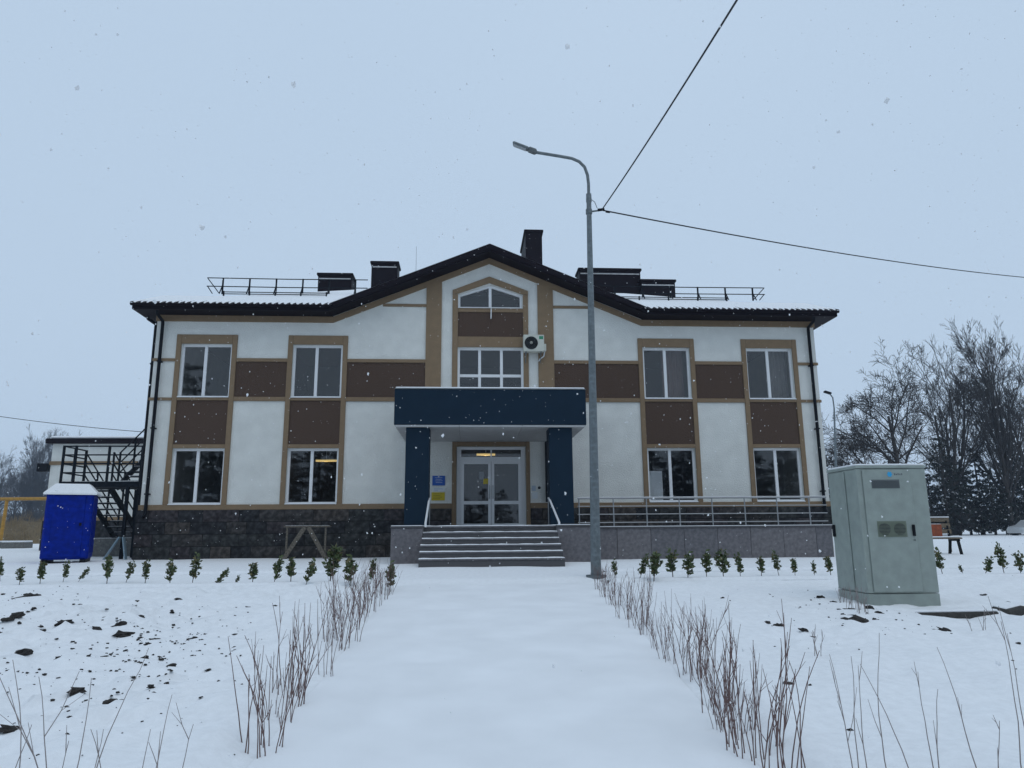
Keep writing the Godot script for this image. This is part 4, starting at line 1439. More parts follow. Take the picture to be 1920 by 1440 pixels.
func build_saplings() -> void:
	var kinds := []
	for k in 6:
		kinds.append(sapling_mesh(100 + k, [0.40, 0.48, 0.44, 0.50, 0.36, 0.46][k], [0.07, 0.10, 0.05, 0.08, 0.06, 0.12][k], [1.0, 1.2, 0.8, 1.1, 0.7, 1.5][k]))
	var snowcap := 0
	# [u, v of the foot, height factor, lean, kind]
	var L := [[0, 1090, 0.9, 0.1, 3], [36, 1096, 0.75, 0, 2], [75, 1094, 1.0, 0, 0], [118, 1091, 0.8, -0.15, 3], [146, 1091, 0.75, -0.6, 2], [200, 1096, 1.05, 0, 5], [236, 1093, 0.8, -0.25, 1], [272, 1093, 1.0, 0, 2], [318, 1097, 0.9, 0, 1], [360, 1098, 1.1, -0.1, 3], [402, 1099, 0.9, -0.65, 2], [440, 1095, 0.5, -0.45, 4], [473, 1095, 0.95, -0.05, 0], [513, 1096, 1.0, -0.2, 1], [545, 1091, 1.1, 0, 0], [572, 1100, 0.95, -0.3, 1], [618, 1093, 1.45, -0.1, 5], [656, 1100, 1.05, 0, 1], [694, 1101, 1.05, -0.15, 2], [732, 1101, 1.0, 0, 1]]
	var R := [[1154, 1085, 0.7, 0.05, 1], [1198, 1090, 1.0, -0.35, 3], [1226, 1092, 1.1, -0.1, 5], [1262, 1086, 1.1, 0.05, 3], [1290, 1089, 1.0, -0.1, 1], [1325, 1084, 1.0, -0.05, 1], [1357, 1084, 1.1, 0, 5], [1389, 1085, 0.95, 0.05, 3], [1428, 1081, 0.9, 0, 2], [1461, 1081, 0.95, 0.15, 3], [1491, 1081, 0.85, 0, 0], [1527, 1080, 0.75, 0, 4], [1558, 1079, 0.95, 0.1, 0], [1768, 1079, 1.05, 0.15, 3], [1806, 1075, 0.5, 0.35, 4], [1846, 1079, 0.8, -0.5, 3], [1884, 1079, 1.2, 0.1, 3], [1915, 1080, 0.9, 0, 1]]
	for side in 2:
		for q in (L if side == 0 else R):
			var p := G(q[0], q[1])
			p.y = ground_y(p.x, p.z) - 0.01
			var lab := "young green leafy sapling planted in the row before the dark stone plinth"
			if side == 1:
				lab = "young green leafy sapling planted in the row before the grey ramp wall"
				if q[0] > 1600: lab = "young green sapling planted in the row between cabinet and bench"
			if absf(q[3]) > 0.4:
				lab = lab.replace("young green", "leaning small green")
			var s := thing("sapling", lab, "sapling", p, 0.0, "saplings planted in a row along the kerb")
			s.rotation = Vector3(0, 0, q[3] * 1.0)
			s.scale = Vector3(q[2] * (0.75 + 0.45 * fmod(absf(q[0]) * 0.137, 1.0)), q[2], q[2] * (0.75 + 0.45 * fmod(absf(q[0]) * 0.137, 1.0)))
			var k: Array = kinds[q[4]]
			obj("stem", k[0], M.stem, s).rotation.y = q[0] * 0.37
			obj("foliage", k[1], M.leaf, s).rotation.y = q[0] * 0.37

func twig_shrub(sd: int, n: int, h: float, spread: float, rad: float, side_p: float) -> ArrayMesh:
	var r := RandomNumberGenerator.new()
	r.seed = sd
	var a := Acc.new()
	for i in n:
		var an := r.randf() * TAU
		var p := Vector3(cos(an), 0, sin(an)) * spread * sqrt(r.randf()) * 0.5 + Vector3(0, -0.06, 0)
		var hh := h * (0.3 + 0.7 * sqrt(r.randf()))
		var d := Vector3(cos(an) * r.randf_range(0.0, 0.15), 1, sin(an) * r.randf_range(0.0, 0.15)).normalized()
		var pts := [p]
		var rd := [rad]
		var m := 8
		var bend := Vector3(r.randfn(), 0, r.randfn()) * 0.022
		for k in m:
			d = (d + bend + Vector3(r.randfn() * 0.06, 0.03, r.randfn() * 0.06)).normalized()
			p += d * (hh + 0.06) / m
			pts.append(p)
			rd.append(rad * lerpf(0.95, 0.35, (k + 1.0) / m))
			if r.randf() < side_p and k > 1 and k < m - 1:
				var sd2 := (d + Vector3(r.randfn(), 0.2, r.randfn()) * 0.36).normalized()
				var ln := hh * r.randf_range(0.12, 0.35)
				var tip := p + sd2 * ln + Vector3(0, ln * 0.35, 0)
				var half := p + sd2 * ln * 0.5 + Vector3(0, 0.01, 0)
				a.tube([p, half, tip], [rad * 0.6, rad * 0.5, rad * 0.3], 4)
				if r.randf() < 0.5:
					var q := half + (sd2 + Vector3(r.randfn(), 0.8, r.randfn()) * 0.6).normalized() * ln * 0.5
					a.tube([half, q], [rad * 0.4, rad * 0.25], 3)
		a.tube(pts, rd, 5)
	return a.mesh()

func build_shrubs() -> void:
	var dense := []
	var thin := []
	for k in 5:
		dense.append(twig_shrub(300 + k, 13, 0.66, 0.32, 0.0042, 0.5))
		thin.append(twig_shrub(320 + k, 6, 0.72, 0.26, 0.0045, 0.16))
	var r := RandomNumberGenerator.new()
	r.seed = 12
	var spots := []
	# pixel of the foot, kind (1 dense, 0 thin), height factor
	for q in [[725, 1108, 1, 0.8], [712, 1116, 1, 0.85], [700, 1126, 1, 0.85], [686, 1138, 1, 1.0], [672, 1150, 1, 0.95], [655, 1168, 1, 1.0], [648, 1192, 1, 1.0], [632, 1204, 1, 0.95], [612, 1250, 0, 0.75], [545, 1300, 1, 1.05], [558, 1285, 0, 1.1], [520, 1335, 1, 0.8], [488, 1385, 0, 1.1], [500, 1390, 0, 0.95]]:
		spots.append([q, "bare reddish twig shrub edging the path on the stone plinth side", 0])
	for q in [[1128, 1100, 1, 0.75], [1138, 1112, 1, 0.8], [1150, 1126, 1, 0.8], [1170, 1150, 1, 0.85], [1196, 1166, 1, 1.0], [1214, 1180, 0, 0.9], [1238, 1202, 1, 0.62], [1262, 1226, 1, 0.85], [1300, 1252, 1, 0.95], [1318, 1262, 1, 0.9], [1340, 1318, 1, 1.0], [1362, 1350, 1, 0.65], [1378, 1360, 1, 0.75], [1408, 1395, 1, 1.15], [1402, 1390, 0, 1.0], [1452, 1440, 0, 1.0], [1470, 1442, 0, 1.1]]:
		spots.append([q, "bare reddish twig shrub edging the path on the lamp post side", 1])
	for q in spots:
		var p := G(q[0][0], q[0][1])
		p.y = ground_y(p.x, p.z)
		var me: ArrayMesh = (dense if q[0][2] == 1 else thin)[r.randi_range(0, 4)]
		var o := obj("bare_shrub", me, M.twig)
		tag(o, q[1], "shrub", "bare shrubs along the path")
		o.position = p
		o.rotation.y = r.randf() * TAU
		o.scale = Vector3.ONE * q[0][3]
	# taller single stems in front, their feet below the picture
	for side in 2:
		var xs := [-4.55, -4.15, -3.85, -3.6, -3.3, -2.95, -2.65, -2.35] if side == 0 else [1.15, 1.4, 1.75, 2.1, 2.45, 2.9, 3.35]
		for x in xs:
			var z := 18.75 + r.randf_range(-0.15, 0.15)
			var o := obj("bare_shrub", twig_shrub(400 + int(x * 37), 5 if side == 0 else 3, 0.80, 0.30, 0.0038, 0.14), M.twig_grey)
			tag(o, "tall thin bare grey stems across the end of the lawn with %s" % ["the soil clods", "the cabinet"][side], "shrub", "thin bare shrubs across the lawns")
			o.position = Vector3(x, ground_y(x, z), z)
	# dry weed sticking out of the snow near the cabinet and a low weed tuft
	for q in [[1535, 1232, 0.30, "dry forked weed sticking out of the snow before the cabinet"], [1840, 1180, 0.26, "dry weed beside the broken slab of the cabinet"], [1600, 1150, 0.3, "dry weed tuft at the foot of the grey cabinet"], [1622, 1158, 0.34, "dry weed tuft among soil clods before the cabinet corner"], [1582, 1135, 0.26, "low dry weed tuft beside the side door of the cabinet"]]:
		var p := G(q[0], q[1])
		var o := obj("dry_weed", twig_shrub(500 + int(q[0]), 9 if q[0] < 1700 and q[0] > 1550 else 4, q[2], 0.2, 0.004, 0.5), M.twig_grey)
		tag(o, q[3], "weed", "dry weeds around the cabinet")
		o.position = Vector3(p.x, ground_y(p.x, p.z), p.z)

func clod_mesh(sd: int) -> ArrayMesh:
	var r := RandomNumberGenerator.new()
	r.seed = sd
	var a := Acc.new()
	var s := SphereMesh.new()
	s.radial_segments = 8
	s.rings = 5
	s.radius = 1.0
	s.height = 2.0
	var ar := s.get_mesh_arrays()
	var vv: PackedVector3Array = ar[Mesh.ARRAY_VERTEX]
	var f := FastNoiseLite.new()
	f.seed = sd
	f.frequency = 0.9
	for i in vv.size():
		vv[i] *= 1.0 + 1.0 * f.get_noise_3dv(vv[i] * 1.4)
	var ii: PackedInt32Array = ar[Mesh.ARRAY_INDEX]
	for i in range(0, ii.size(), 3):
		a.out_tri(vv[ii[i]], vv[ii[i + 1]], vv[ii[i + 2]], Vector3.ZERO)
	return a.mesh()

func build_clods() -> void:
	var meshes := []
	for k in 5:
		meshes.append(clod_mesh(600 + k))
	var r := RandomNumberGenerator.new()
	r.seed = 31
	var q := []
	for p in [[45, 1126, 26], [65, 1127, 14], [118, 1177, 26], [230, 1195, 34], [222, 1190, 20], [38, 1238, 30], [15, 1388, 42], [140, 1312, 26], [205, 1330, 22], [195, 1235, 18], [320, 1254, 18], [345, 1128, 12], [335, 1125, 14], [78, 1170, 14], [278, 1213, 16], [292, 1200, 12], [270, 1231, 15], [300, 1300, 18], [283, 1297, 14], [165, 1256, 12], [28, 1178, 20], [12, 1180, 18], [352, 1269, 10], [365, 1194, 11], [322, 1156, 10], [265, 1162, 11], [465, 1143, 9], [515, 1136, 9], [180, 1190, 14]]:
		q.append([p, 0])
	var centres := [[285, 1230, 60, 40], [110, 1185, 95, 30], [150, 1290, 110, 45], [330, 1180, 70, 35], [60, 1150, 55, 20]]
	for i in 150:
		var c: Array = centres[r.randi_range(0, 4)]
		q.append([[clampf(c[0] + r.randfn() * c[2], -40, 440), clampf(c[1] + r.randfn() * c[3], 1118, 1400), r.randf_range(4, 9)], 0])
	for p in [[1480, 1292, 18], [1520, 1297, 8], [1440, 1170, 12], [1460, 1178, 16], [1510, 1190, 18], [1525, 1195, 14], [1540, 1128, 22], [1610, 1172, 26], [1600, 1160, 16], [1630, 1150, 16], [1595, 1150, 22], [1622, 1166, 14], [1585, 1168, 12], [1650, 1158, 12], [1575, 1150, 10], [1770, 1182, 22], [1580, 1158, 9], [1640, 1165, 10], [1565, 1140, 10], [1354, 1124, 8], [1890, 1128, 10], [1845, 1115, 10], [1594, 1374, 12], [1910, 1212, 8]]:
		q.append([p, 1])
	for e in q:
		var p := G(e[0][0], e[0][1])
		var sz: float = e[0][2] / FOCAL * (p - EYE).length() * 0.5
		var o := obj("soil_clod", meshes[r.randi_range(0, 4)], M.soil)
		tag(o, ["dark soil clod poking through the snow on the lawn by the blue cabin", "dark soil clod poking through the snow on the lawn around the grey cabinet"][e[1]], "soil clod", "soil clods poking through the snow")
		o.scale = Vector3(sz, sz * r.randf_range(0.28, 0.5), sz * r.randf_range(0.6, 1.0))
		o.rotation = Vector3(r.randf_range(-0.3, 0.3), r.randf() * TAU if sz < 0.05 else r.randf_range(-0.4, 0.4), r.randf_range(-0.3, 0.3))
		o.position = Vector3(p.x, ground_y(p.x, p.z) - sz * 0.06, p.z)

func build_crumbs() -> void:
	var mm := MultiMesh.new()
	mm.transform_format = MultiMesh.TRANSFORM_3D
	mm.mesh = clod_mesh(650)
	var n := 620
	mm.instance_count = n
	var r := RandomNumberGenerator.new()
	r.seed = 71
	var heaps := []
	for q in [[45, 1126], [118, 1177], [230, 1195], [222, 1190], [38, 1238], [140, 1312], [205, 1330], [195, 1235], [320, 1254], [278, 1213], [270, 1231], [300, 1300], [365, 1194], [322, 1156], [80, 1290], [340, 1225], [1610, 1172], [1600, 1150], [1510, 1190]]:
		heaps.append(G(q[0], q[1]))
	for i in n:
		var h: Vector3 = heaps[r.randi_range(0, heaps.size() - 1)]
		var x := h.x + r.randfn() * 0.5
		var z := h.z + r.randfn() * 0.8
		var sz := 0.004 + 0.011 * pow(r.randf(), 2.0)
		mm.set_instance_transform(i, Transform3D(Basis.from_euler(Vector3(r.randf(), r.randf() * TAU, r.randf())).scaled(Vector3(sz, sz * 0.6, sz)), Vector3(x, ground_y(x, z) + sz * 0.1, z)))
	var mi := MultiMeshInstance3D.new()
	mi.multimesh = mm
	mi.material_override = M.soil
	mi.name = "soil_crumbs"
	add_child(mi)
	tag(mi, "small dark soil crumbs scattered on the snow around the clods", "soil", "", "stuff")

# ---------------------------------------------------------------- trees
func branch(a: Acc, r: RandomNumberGenerator, p: Vector3, d: Vector3, ln: float, rad: float, level: int, o: Dictionary) -> void:
	var n: int = 6 if level == 0 else (4 if level < 3 else 3)
	var pts := [p]
	var rd := [rad]
	var marks := []
	for k in n:
		var w: float = o.wobble * (0.5 if level == 0 else 1.0)
		d = (d + Vector3(r.randfn(), r.randfn() * 0.6, r.randfn()) * w + Vector3(o.wind, o.up * (0.4 if level > 0 else 0.1), 0) * 0.12).normalized()
		p += d * ln / n
		pts.append(p)
		rd.append(maxf(rad * lerpf(1.0, o.taper, (k + 1.0) / n), o.least))
		marks.append([p, d, rd[-1]])
	a.tube(pts, rd, 7 if level == 0 else (5 if level == 1 else 3))
	if level >= o.levels: return
	var cnt: int = o.kids[level]
	for i in cnt:
		var t := r.randf_range(o.first if level == 0 else 0.25, 1.0)
		var idx := clampi(int(t * n), 0, n - 1)
		var m: Array = marks[idx]
		var ax: Vector3 = m[1]
		var an := i * 2.399 + r.randf_range(-0.5, 0.5)
		var u := ax.cross(Vector3(0.3, 0.1, 1)).normalized()
		var side := u.rotated(ax, an)
		var ang: float = o.angle * r.randf_range(0.65, 1.3)
		var nd := (ax * cos(ang) + side * sin(ang)).normalized()
		branch(a, r, m[0] - ax * ln / n * r.randf(), nd, ln * o.shrink * r.randf_range(0.6, 1.15) * (1.15 - 0.4 * t), m[2] * 0.62, level + 1, o)
func bare_tree(sd: int, h: float, o: Dictionary) -> Array:
	var r := RandomNumberGenerator.new()
	r.seed = sd
	var tr := Acc.new()
	var cr := Acc.new()
	# trunk as its own mesh, the limbs as the crown
	var stems: int = o.stems
	for s in stems:
		var d := Vector3(r.randf_range(-1, 1) * o.splay, 1, r.randf_range(-1, 1) * o.splay).normalized()
		if stems == 1: d = Vector3(o.lean, 1, 0).normalized()
		var p := Vector3(r.randf_range(-0.1, 0.1), -0.3, r.randf_range(-0.1, 0.1)) * (1.0 if stems > 1 else 0.0) + Vector3(0, -0.2, 0)
		var ln: float = h * o.trunk * r.randf_range(0.8, 1.05)
		var rad: float = h * o.thick
		var n := 7
		var pts := [p]
		var rd := [rad]
		var marks := []
		for k in n:
			d = (d + Vector3(r.randfn(), 0, r.randfn()) * 0.045 + Vector3(0, 0.04, 0)).normalized()
			p += d * ln / n
			pts.append(p)
			rd.append(rad * lerpf(1.0, 0.32, (k + 1.0) / n))
			marks.append([p, d, rd[-1]])
		tr.tube(pts, rd, 8)
		var cnt: int = o.limbs
		for i in cnt:
			var t := lerpf(o.first, 1.0, (i + r.randf() * 0.8) / cnt)
			var m: Array = marks[clampi(int(t * n), 0, n - 1)]
			var ax: Vector3 = m[1]
			var side := ax.cross(Vector3(0.2, 0, 1)).normalized().rotated(ax, i * 2.399 + r.randf())
			var ang: float = o.angle * r.randf_range(0.7, 1.2)
			branch(cr, r, m[0] - ax * ln / n * r.randf(), (ax * cos(ang) + side * sin(ang) + Vector3(o.wind * 0.5, 0, 0)).normalized(), h * o.limb * r.randf_range(0.7, 1.15) * (1.2 - 0.5 * t), m[2] * 0.6, 1, o)
	return [tr.mesh(), cr.mesh()]
func conifer(sd: int, h: float, wid: float, sparse: float) -> Array:
	var r := RandomNumberGenerator.new()
	r.seed = sd
	var tr := Acc.new()
	tr.tube([Vector3(0, -0.2, 0), Vector3(0.05, h * 0.5, 0), Vector3(0, h * 0.97, 0)], [h * 0.02, h * 0.012, 0.02], 7)
	var cr := Acc.new()
	cr.tinted = true
	var rows := 15
	for i in rows:
		var t := (i + 0.5) / rows
		var y := h * lerpf(0.10, 0.98, t)
		var nb := int(lerpf(9, 4, t))
		for k in nb:
			if r.randf() < sparse: continue
			var an := k * TAU / nb + i * 1.1 + r.randf() * 0.5
			var ln := wid * pow(1.0 - t, 0.75) * r.randf_range(0.6, 1.2) + 0.25
			var d := Vector3(cos(an), r.randf_range(-0.25, 0.1), sin(an)).normalized()
			var e := Vector3(0, y, 0) + d * ln
			tr.tube([Vector3(0, y, 0), e], [0.03, 0.012], 3)
			var m := int(10 + ln * 14)
			for j in m:
				var q := Vector3(0, y, 0).lerp(e, r.randf_range(0.15, 1.0)) + Vector3(r.randfn() * 0.1, r.randfn() * 0.08 - 0.05, r.randfn() * 0.1)
				var s := r.randf_range(0.14, 0.30)
				var dd := (d + Vector3(r.randfn(), r.randfn() - 0.4, r.randfn()) * 0.6).normalized()
				var w := dd.cross(Vector3(r.randfn(), r.randfn(), r.randfn())).normalized() * s * 0.30
				var g := r.randf_range(0.55, 1.2)
				cr.tint = Color(0.020 * g, 0.026 * g, 0.020 * g) if r.randf() > 0.045 else Color(0.5, 0.51, 0.52)
				cr.tri(q - w, q + w, q + dd * s)
				cr.tri(q - w * 0.4 + dd * s * 0.2, q + dd * s * 0.5 + w * 2.0, q + dd * s)
	return [tr.mesh(), cr.mesh()]

func put_tree(called: String, label: String, cat: String, group: String, meshes: Array, at: Vector3, turn: float, sc: float, bark: Material, crown: Material) -> Node3D:
	var s := thing(called, label, cat, at, turn, group)
	s.scale = Vector3.ONE * sc
	obj("trunk", meshes[0], bark, s)
	obj("crown", meshes[1], crown, s)
	return s

func build_trees() -> void:
	var tall := {"stems": 4, "splay": 0.16, "lean": 0.0, "trunk": 0.72, "thick": 0.011, "limbs": 9, "first": 0.12, "angle": 0.42, "limb": 0.34, "levels": 4, "kids": [0, 6, 6, 4, 0], "wobble": 0.06, "wind": 0.0, "up": 0.75, "taper": 0.4, "least": 0.013, "shrink": 0.55}
	var spread := {"stems": 1, "splay": 0.0, "lean": -0.05, "trunk": 0.62, "thick": 0.016, "limbs": 14, "first": 0.30, "angle": 0.72, "limb": 0.34, "levels": 4, "kids": [0, 7, 7, 6, 0], "wobble": 0.16, "wind": -0.35, "up": 0.15, "taper": 0.4, "least": 0.014, "shrink": 0.55}
	var brush := {"stems": 5, "splay": 0.35, "lean": 0.0, "trunk": 0.6, "thick": 0.012, "limbs": 7, "first": 0.2, "angle": 0.5, "limb": 0.32, "levels": 3, "kids": [0, 6, 6, 0], "wobble": 0.12, "wind": 0.0, "up": 0.4, "taper": 0.4, "least": 0.014, "shrink": 0.55}
	var tA := bare_tree(41, 18.0, spread)
	var tB := bare_tree(42, 21.0, tall)
	var tC := bare_tree(47, 21.0, tall)
	var tD := bare_tree(44, 11.0, spread)
	var br := bare_tree(45, 5.0, brush)
	var br2 := bare_tree(46, 5.0, brush)
	var cA := conifer(51, 9.5, 2.6, 0.12)
	var cB := conifer(52, 8.0, 2.9, 0.2)
	var g := "bare trees standing beyond the bench"
	var spot := func(u: float, z: float) -> Vector3: return Vector3(P(u, 1005, z).x, 0, z)
	put_tree("bare_tree", "windswept bare tree with dense clumped twigs between the far lamp and the poplar", "tree", g, tA, spot.call(1705, -44.0), 0.0, 1.22, M.bark, M.bark)
	put_tree("bare_tree", "tall bare poplar with many upright limbs rising over the cabinet", "tree", g, tB, spot.call(1792, -47.0), 0.3, 1.0, M.bark, M.bark)
	put_tree("bare_tree", "tall narrow bare poplar standing above the parked car", "tree", g, tC, spot.call(1900, -45.0), 1.4, 1.0, M.bark, M.bark)
	put_tree("bare_tree", "tall bare poplar farther beyond the parked car", "tree", g, tB, spot.call(1965, -50.0), 2.0, 1.0, M.bark, M.bark)
	put_tree("bare_tree", "small leaning bare tree next to the far street lamp", "tree", g, tD, spot.call(1632, -42.0), 0.5, 1.2, M.bark, M.bark)
	var i := 0
	for q in [[1548, -55, 1.05, 0], [1568, -60, 0.8, 1], [1655, -50, 0.85, 1], [1690, -46, 0.9, 0], [1728, -52, 0.9, 1], [1752, -44, 0.75, 1], [1782, -43, 1.0, 0], [1800, -50, 1.05, 1], [1822, -46, 0.85, 1], [1845, -48, 0.95, 0], [1868, -44, 0.8, 1], [1890, -49, 0.95, 1], [1912, -46, 0.9, 0], [1940, -48, 1.0, 1]]:
		var lab := "dark evergreen with drooping boughs under the bare poplars" if q[0] > 1600 else "dark evergreen right behind the building corner"
		put_tree("evergreen_tree", lab, "tree", "dark evergreens under the bare trees", cA if q[3] == 0 else cB, spot.call(q[0], float(q[1])), i * 1.3, q[2], M.bark, M.needle)
		i += 1
	for q in [[1640, -40, 0.8], [1672, -40, 0.75], [1800, -43, 0.7], [1840, -45, 0.8], [1895, -56, 1.0], [1925, -57, 1.0], [1755, -43, 0.75]]:
		put_tree("bare_bush", "bare brushy thicket bush at the foot of the dark evergreens", "bush", "bushes along the tree line", br if i % 2 == 0 else br2, spot.call(q[0], float(q[1])), i * 1.7, q[2], M.bark, M.bark)
		i += 1
	# far behind the yellow pipe
	for q in [[18, -175, 1.25, 1], [52, -180, 1.35, 0], [80, -182, 1.4, 1], [-20, -178, 1.1, 0], [110, -185, 1.35, 0], [35, -190, 1.3, 1], [68, -195, 1.3, 0]]:
		put_tree("bare_tree", "hazy far bare tree beyond the yellow gas pipe", "tree", "far bare trees beyond the gas pipe", tA if q[3] else tC, spot.call(q[0], float(q[1])), i * 1.1, q[2], M.bark, M.bark)
		i += 1
	for q in [[-5, -150], [8, -154], [20, -150], [32, -155], [44, -151], [56, -154], [68, -152], [80, -150], [94, -153]]:
		put_tree("bare_bush", "hazy far bush in the dark thicket beyond the yellow gas pipe", "bush", "far bushes beyond the gas pipe", br if i % 2 == 0 else br2, spot.call(q[0], float(q[1])), i * 0.9, 1.7, M.bark, M.bark)
		i += 1
	# earth bank with dry grass
	var xs := axis([[-70, -26, 0.8]])
	var zs := axis([[-56, -40, 0.8]])
	var bank := struct("earth_bank", sheet(xs, zs, func(x: float, z: float) -> float:
		var t := smoothstep(-40.0, -46.0, z) * smoothstep(-56.0, -50.0, z) * smoothstep(-26.0, -30.0, x)
		return -0.15 + t * (1.75 + 0.9 * lump.get_noise_2d(x * 0.25, z * 0.25) + 0.35 * lump.get_noise_2d(x, z))), M.dry)
	var tuft := twig_shrub(700, 16, 1.0, 0.9, 0.014, 0.2)
	var mm := MultiMesh.new()
	mm.transform_format = MultiMesh.TRANSFORM_3D
	mm.mesh = tuft
	mm.instance_count = 420
	var r := RandomNumberGenerator.new()
	r.seed = 8
	for k in 420:
		var x := r.randf_range(-66, -28)
		var z := r.randf_range(-51, -40.5)
		var t := smoothstep(-40.0, -46.0, z) * smoothstep(-56.0, -50.0, z) * smoothstep(-26.0, -30.0, x)
		var y := -0.15 + t * (1.75 + 0.9 * lump.get_noise_2d(x * 0.25, z * 0.25) + 0.35 * lump.get_noise_2d(x, z))
		mm.set_instance_transform(k, Transform3D(Basis.from_euler(Vector3(0, r.randf() * TAU, r.randf_range(-0.3, 0.3))).scaled(Vector3.ONE * r.randf_range(0.6, 1.1)), Vector3(x, y, z)))
	var mi := MultiMeshInstance3D.new()
	mi.multimesh = mm
	mi.material_override = M.straw
	mi.name = "dry_grass"
	add_child(mi)
	tag(mi, "dry straw coloured grass on the bank beyond the yellow pipe", "grass", "", "stuff")
	# trees behind the camera that the window panes mirror
	for q in [[-1, 62, 0.7, 1], [3, 60, 0.8, 1], [-5, 60, 0.8, 1], [-3, 57, 0.75, 1], [1, 57, 0.8, 1], [-0.5, 54, 0.55, 1], [-32, 58, 1.5, 1], [-27, 58, 1.45, 0], [-22, 58, 1.5, 1], [-17, 57, 1.5, 0], [-14.5, 55, 1.35, 1], [-11, 57, 1.35, 0], [8, 57, 1.2, 1], [14, 57, 1.4, 0], [19.5, 56, 1.5, 1], [24.5, 57, 1.45, 0], [27, 55, 1.4, 1], [30.5, 57, 1.5, 0], [35.5, 57, 1.5, 1], [-29, 50, 2.0, 0], [-24, 54, 2.1, 0], [-19, 50, 1.4, 1], [-13, 52, 1.35, 0], [-8, 50, 1.3, 1], [-34, 52, 1.9, 0], [12, 52, 1.3, 1], [17, 50, 1.3, 0], [22, 52, 1.45, 1], [28, 50, 1.3, 0], [33, 52, 1.45, 1], [38, 52, 1.3, 0]]:
		put_tree("evergreen_tree", "dark evergreen across the road, mirrored in the window panes", "tree", "evergreens mirrored in the windows", cA if q[3] == 0 else cB, Vector3(q[0], -0.85, q[1]), q[0] * 0.7, q[2], M.bark, M.needle)

func build_far_things() -> void:
	var p := P(1912, 1009, -40.0)
	var s := thing("parked_car", "silver parked car at the foot of the far trees", "car", Vector3(p.x + 1.55, -0.1, -40.0), 0.12)
	var a := Acc.new()
	var prof := PackedVector2Array([Vector2(-2.1, 0.3), Vector2(2.1, 0.3), Vector2(2.15, 0.62), Vector2(2.05, 0.95), Vector2(1.55, 1.0), Vector2(0.95, 1.42), Vector2(-0.5, 1.46), Vector2(-1.15, 1.02), Vector2(-1.95, 0.86), Vector2(-2.15, 0.6)])
	a.poly(prof, -0.85, 0.85)
	obj("body", a, M.car, s)
	a = Acc.new()
	a.poly(PackedVector2Array([Vector2(-1.02, 1.02), Vector2(1.38, 1.02), Vector2(0.88, 1.36), Vector2(-0.46, 1.39)]), -0.86, 0.86)
	obj("side_window", a, M.car_glass, s)
	for x in [-1.35, 1.35]:
		for z in [-0.78, 0.78]:
			a = Acc.new()
			a.tube([Vector3(x, 0.3, z - 0.1), Vector3(x, 0.3, z + 0.1)], [0.31, 0.31], 14)
			obj("wheel", a, M.black, s)
	boxp("headlight", M.sign_white, s, Vector3(-2.14, 0.62, 0.5), Vector3(-2.05, 0.76, 0.8))
	# far street lamp
	var q := P(1571, 1005, -30.0)
	var l := thing("street_lamp", "far street lamp with drooping head behind the building corner", "street lamp", Vector3(q.x, 0, -30.0))
	var top := P(1564, 765, -30.0) - l.position
	a = Acc.new()
	a.tube([Vector3(0, -0.2, 0), Vector3(top.x * 0.6, top.y * 0.6, 0), top], [0.11, 0.09, 0.06], 8)
	obj("pole", a, M.galv, l)
	var hd := P(1554, 736, -30.0) - l.position
	a = Acc.new()
	a.tube([top, (top + hd) * 0.5 + Vector3(0.12, 0.2, 0), hd], [0.05, 0.05, 0.05], 6)
	obj("arm", a, M.galv, l)
	a = Acc.new()
	a.cobox(Transform3D(Basis.from_euler(Vector3(0, 0, -0.3)), hd + Vector3(-0.1, 0, 0)), Vector3(0.55, 0.16, 0.3), 0.04)
	obj("head", a, M.black, l)

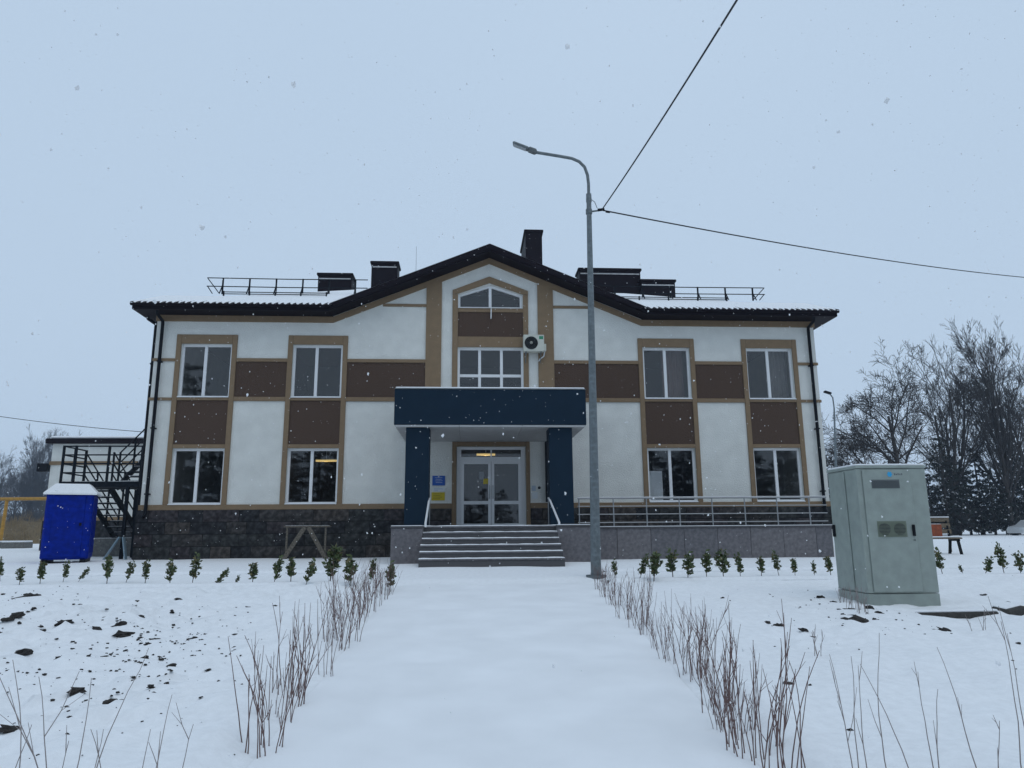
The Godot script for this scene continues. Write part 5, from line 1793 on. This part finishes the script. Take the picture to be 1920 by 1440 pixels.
func build_snowfall() -> void:
	var r := RandomNumberGenerator.new()
	r.seed = 99
	var fl := Acc.new()
	for k in 3:
		var c := Vector3(r.randfn(), r.randfn(), r.randfn()) * 0.35
		var e := []
		for d in [Vector3.RIGHT, Vector3.LEFT, Vector3.UP, Vector3.DOWN, Vector3.BACK, Vector3.FORWARD]:
			e.append(c + d * r.randf_range(0.45, 0.8))
		for t in [[0, 2, 4], [0, 2, 5], [0, 3, 4], [0, 3, 5], [1, 2, 4], [1, 2, 5], [1, 3, 4], [1, 3, 5]]:
			fl.out_tri(e[t[0]], e[t[1]], e[t[2]], c)
	var mm := MultiMesh.new()
	mm.transform_format = MultiMesh.TRANSFORM_3D
	mm.mesh = fl.mesh()
	var n := 9000
	mm.instance_count = n
	for i in n:
		var p := Vector3.ZERO
		while true:
			p = Vector3(r.randf_range(-13, 12), r.randf_range(-0.4, 12), r.randf_range(0.8, 26))
			if (p - EYE).length() > 2.4 and p.y > base_height(p.z) + 0.1 and not (p.x > -3 and p.x < 2.5 and p.z < 3.6 and p.y < 4.7): break
		mm.set_instance_transform(i, Transform3D(Basis.from_euler(Vector3(r.randf(), r.randf(), r.randf()) * TAU).scaled(Vector3(1, r.randf_range(0.8, 1.6), 1) * (0.0045 + 0.0115 * pow(r.randf(), 2.5))), p))
	var mi := MultiMeshInstance3D.new()
	mi.multimesh = mm
	mi.material_override = M.snow
	mi.name = "falling_snow"
	add_child(mi)
	tag(mi, "white snowflakes falling through the air", "snowflakes", "", "stuff")

func _ready() -> void:
	# camera
	var cam := Camera3D.new()
	cam.name = "camera"
	cam.keep_aspect = Camera3D.KEEP_HEIGHT
	cam.fov = rad_to_deg(2.0 * atan(720.0 / FOCAL))
	cam.near = 0.05
	cam.far = 2000.0
	cam.transform = Transform3D(look, EYE)
	add_child(cam)
	# overcast sky
	var sky := ProceduralSkyMaterial.new()
	sky.sky_top_color = Color(0.73, 0.812, 0.90)
	sky.sky_horizon_color = Color(0.745, 0.827, 0.914)
	sky.sky_curve = 0.25
	var veil := noise_tex(61, 0.006, 0.0, 1.0, 3)
	sky.sky_cover = veil
	sky.sky_cover_modulate = Color(0.17, 0.17, 0.17)
	sky.ground_bottom_color = Color(0.6, 0.68, 0.76)
	sky.ground_horizon_color = Color(0.70, 0.78, 0.87)
	var env := Environment.new()
	env.background_mode = Environment.BG_SKY
	env.sky = Sky.new()
	env.sky.sky_material = sky
	env.tonemap_mode = Environment.TONE_MAPPER_LINEAR
	env.tonemap_exposure = 1.0
	env.fog_enabled = true
	env.fog_density = 0.0008
	env.fog_light_color = Color(0.75, 0.82, 0.90)
	env.sdfgi_enabled = true
	env.ssao_enabled = true
	env.ssil_enabled = true
	var we := WorldEnvironment.new()
	we.name = "environment"
	we.environment = env
	add_child(we)
	# the veiled sun: very weak and very soft
	var sun := DirectionalLight3D.new()
	sun.name = "sun"
	sun.light_energy = 0.15
	sun.light_angular_distance = 40.0
	sun.light_color = Color(1.0, 0.98, 0.95)
	sun.sky_mode = DirectionalLight3D.SKY_MODE_LIGHT_ONLY
	sun.shadow_enabled = true
	sun.rotation_degrees = Vector3(-62, 25, 0)
	add_child(sun)
	make_materials()
	build_ground()
	build_building()
	build_stairs()
	build_trees()
	build_lamp()
	build_cabinet()
	build_cabin()
	build_bench()
	build_pipe()
	build_far_things()
	build_saplings()
	build_shrubs()
	build_clods()
	build_crumbs()
	small_things()
	build_snowfall()
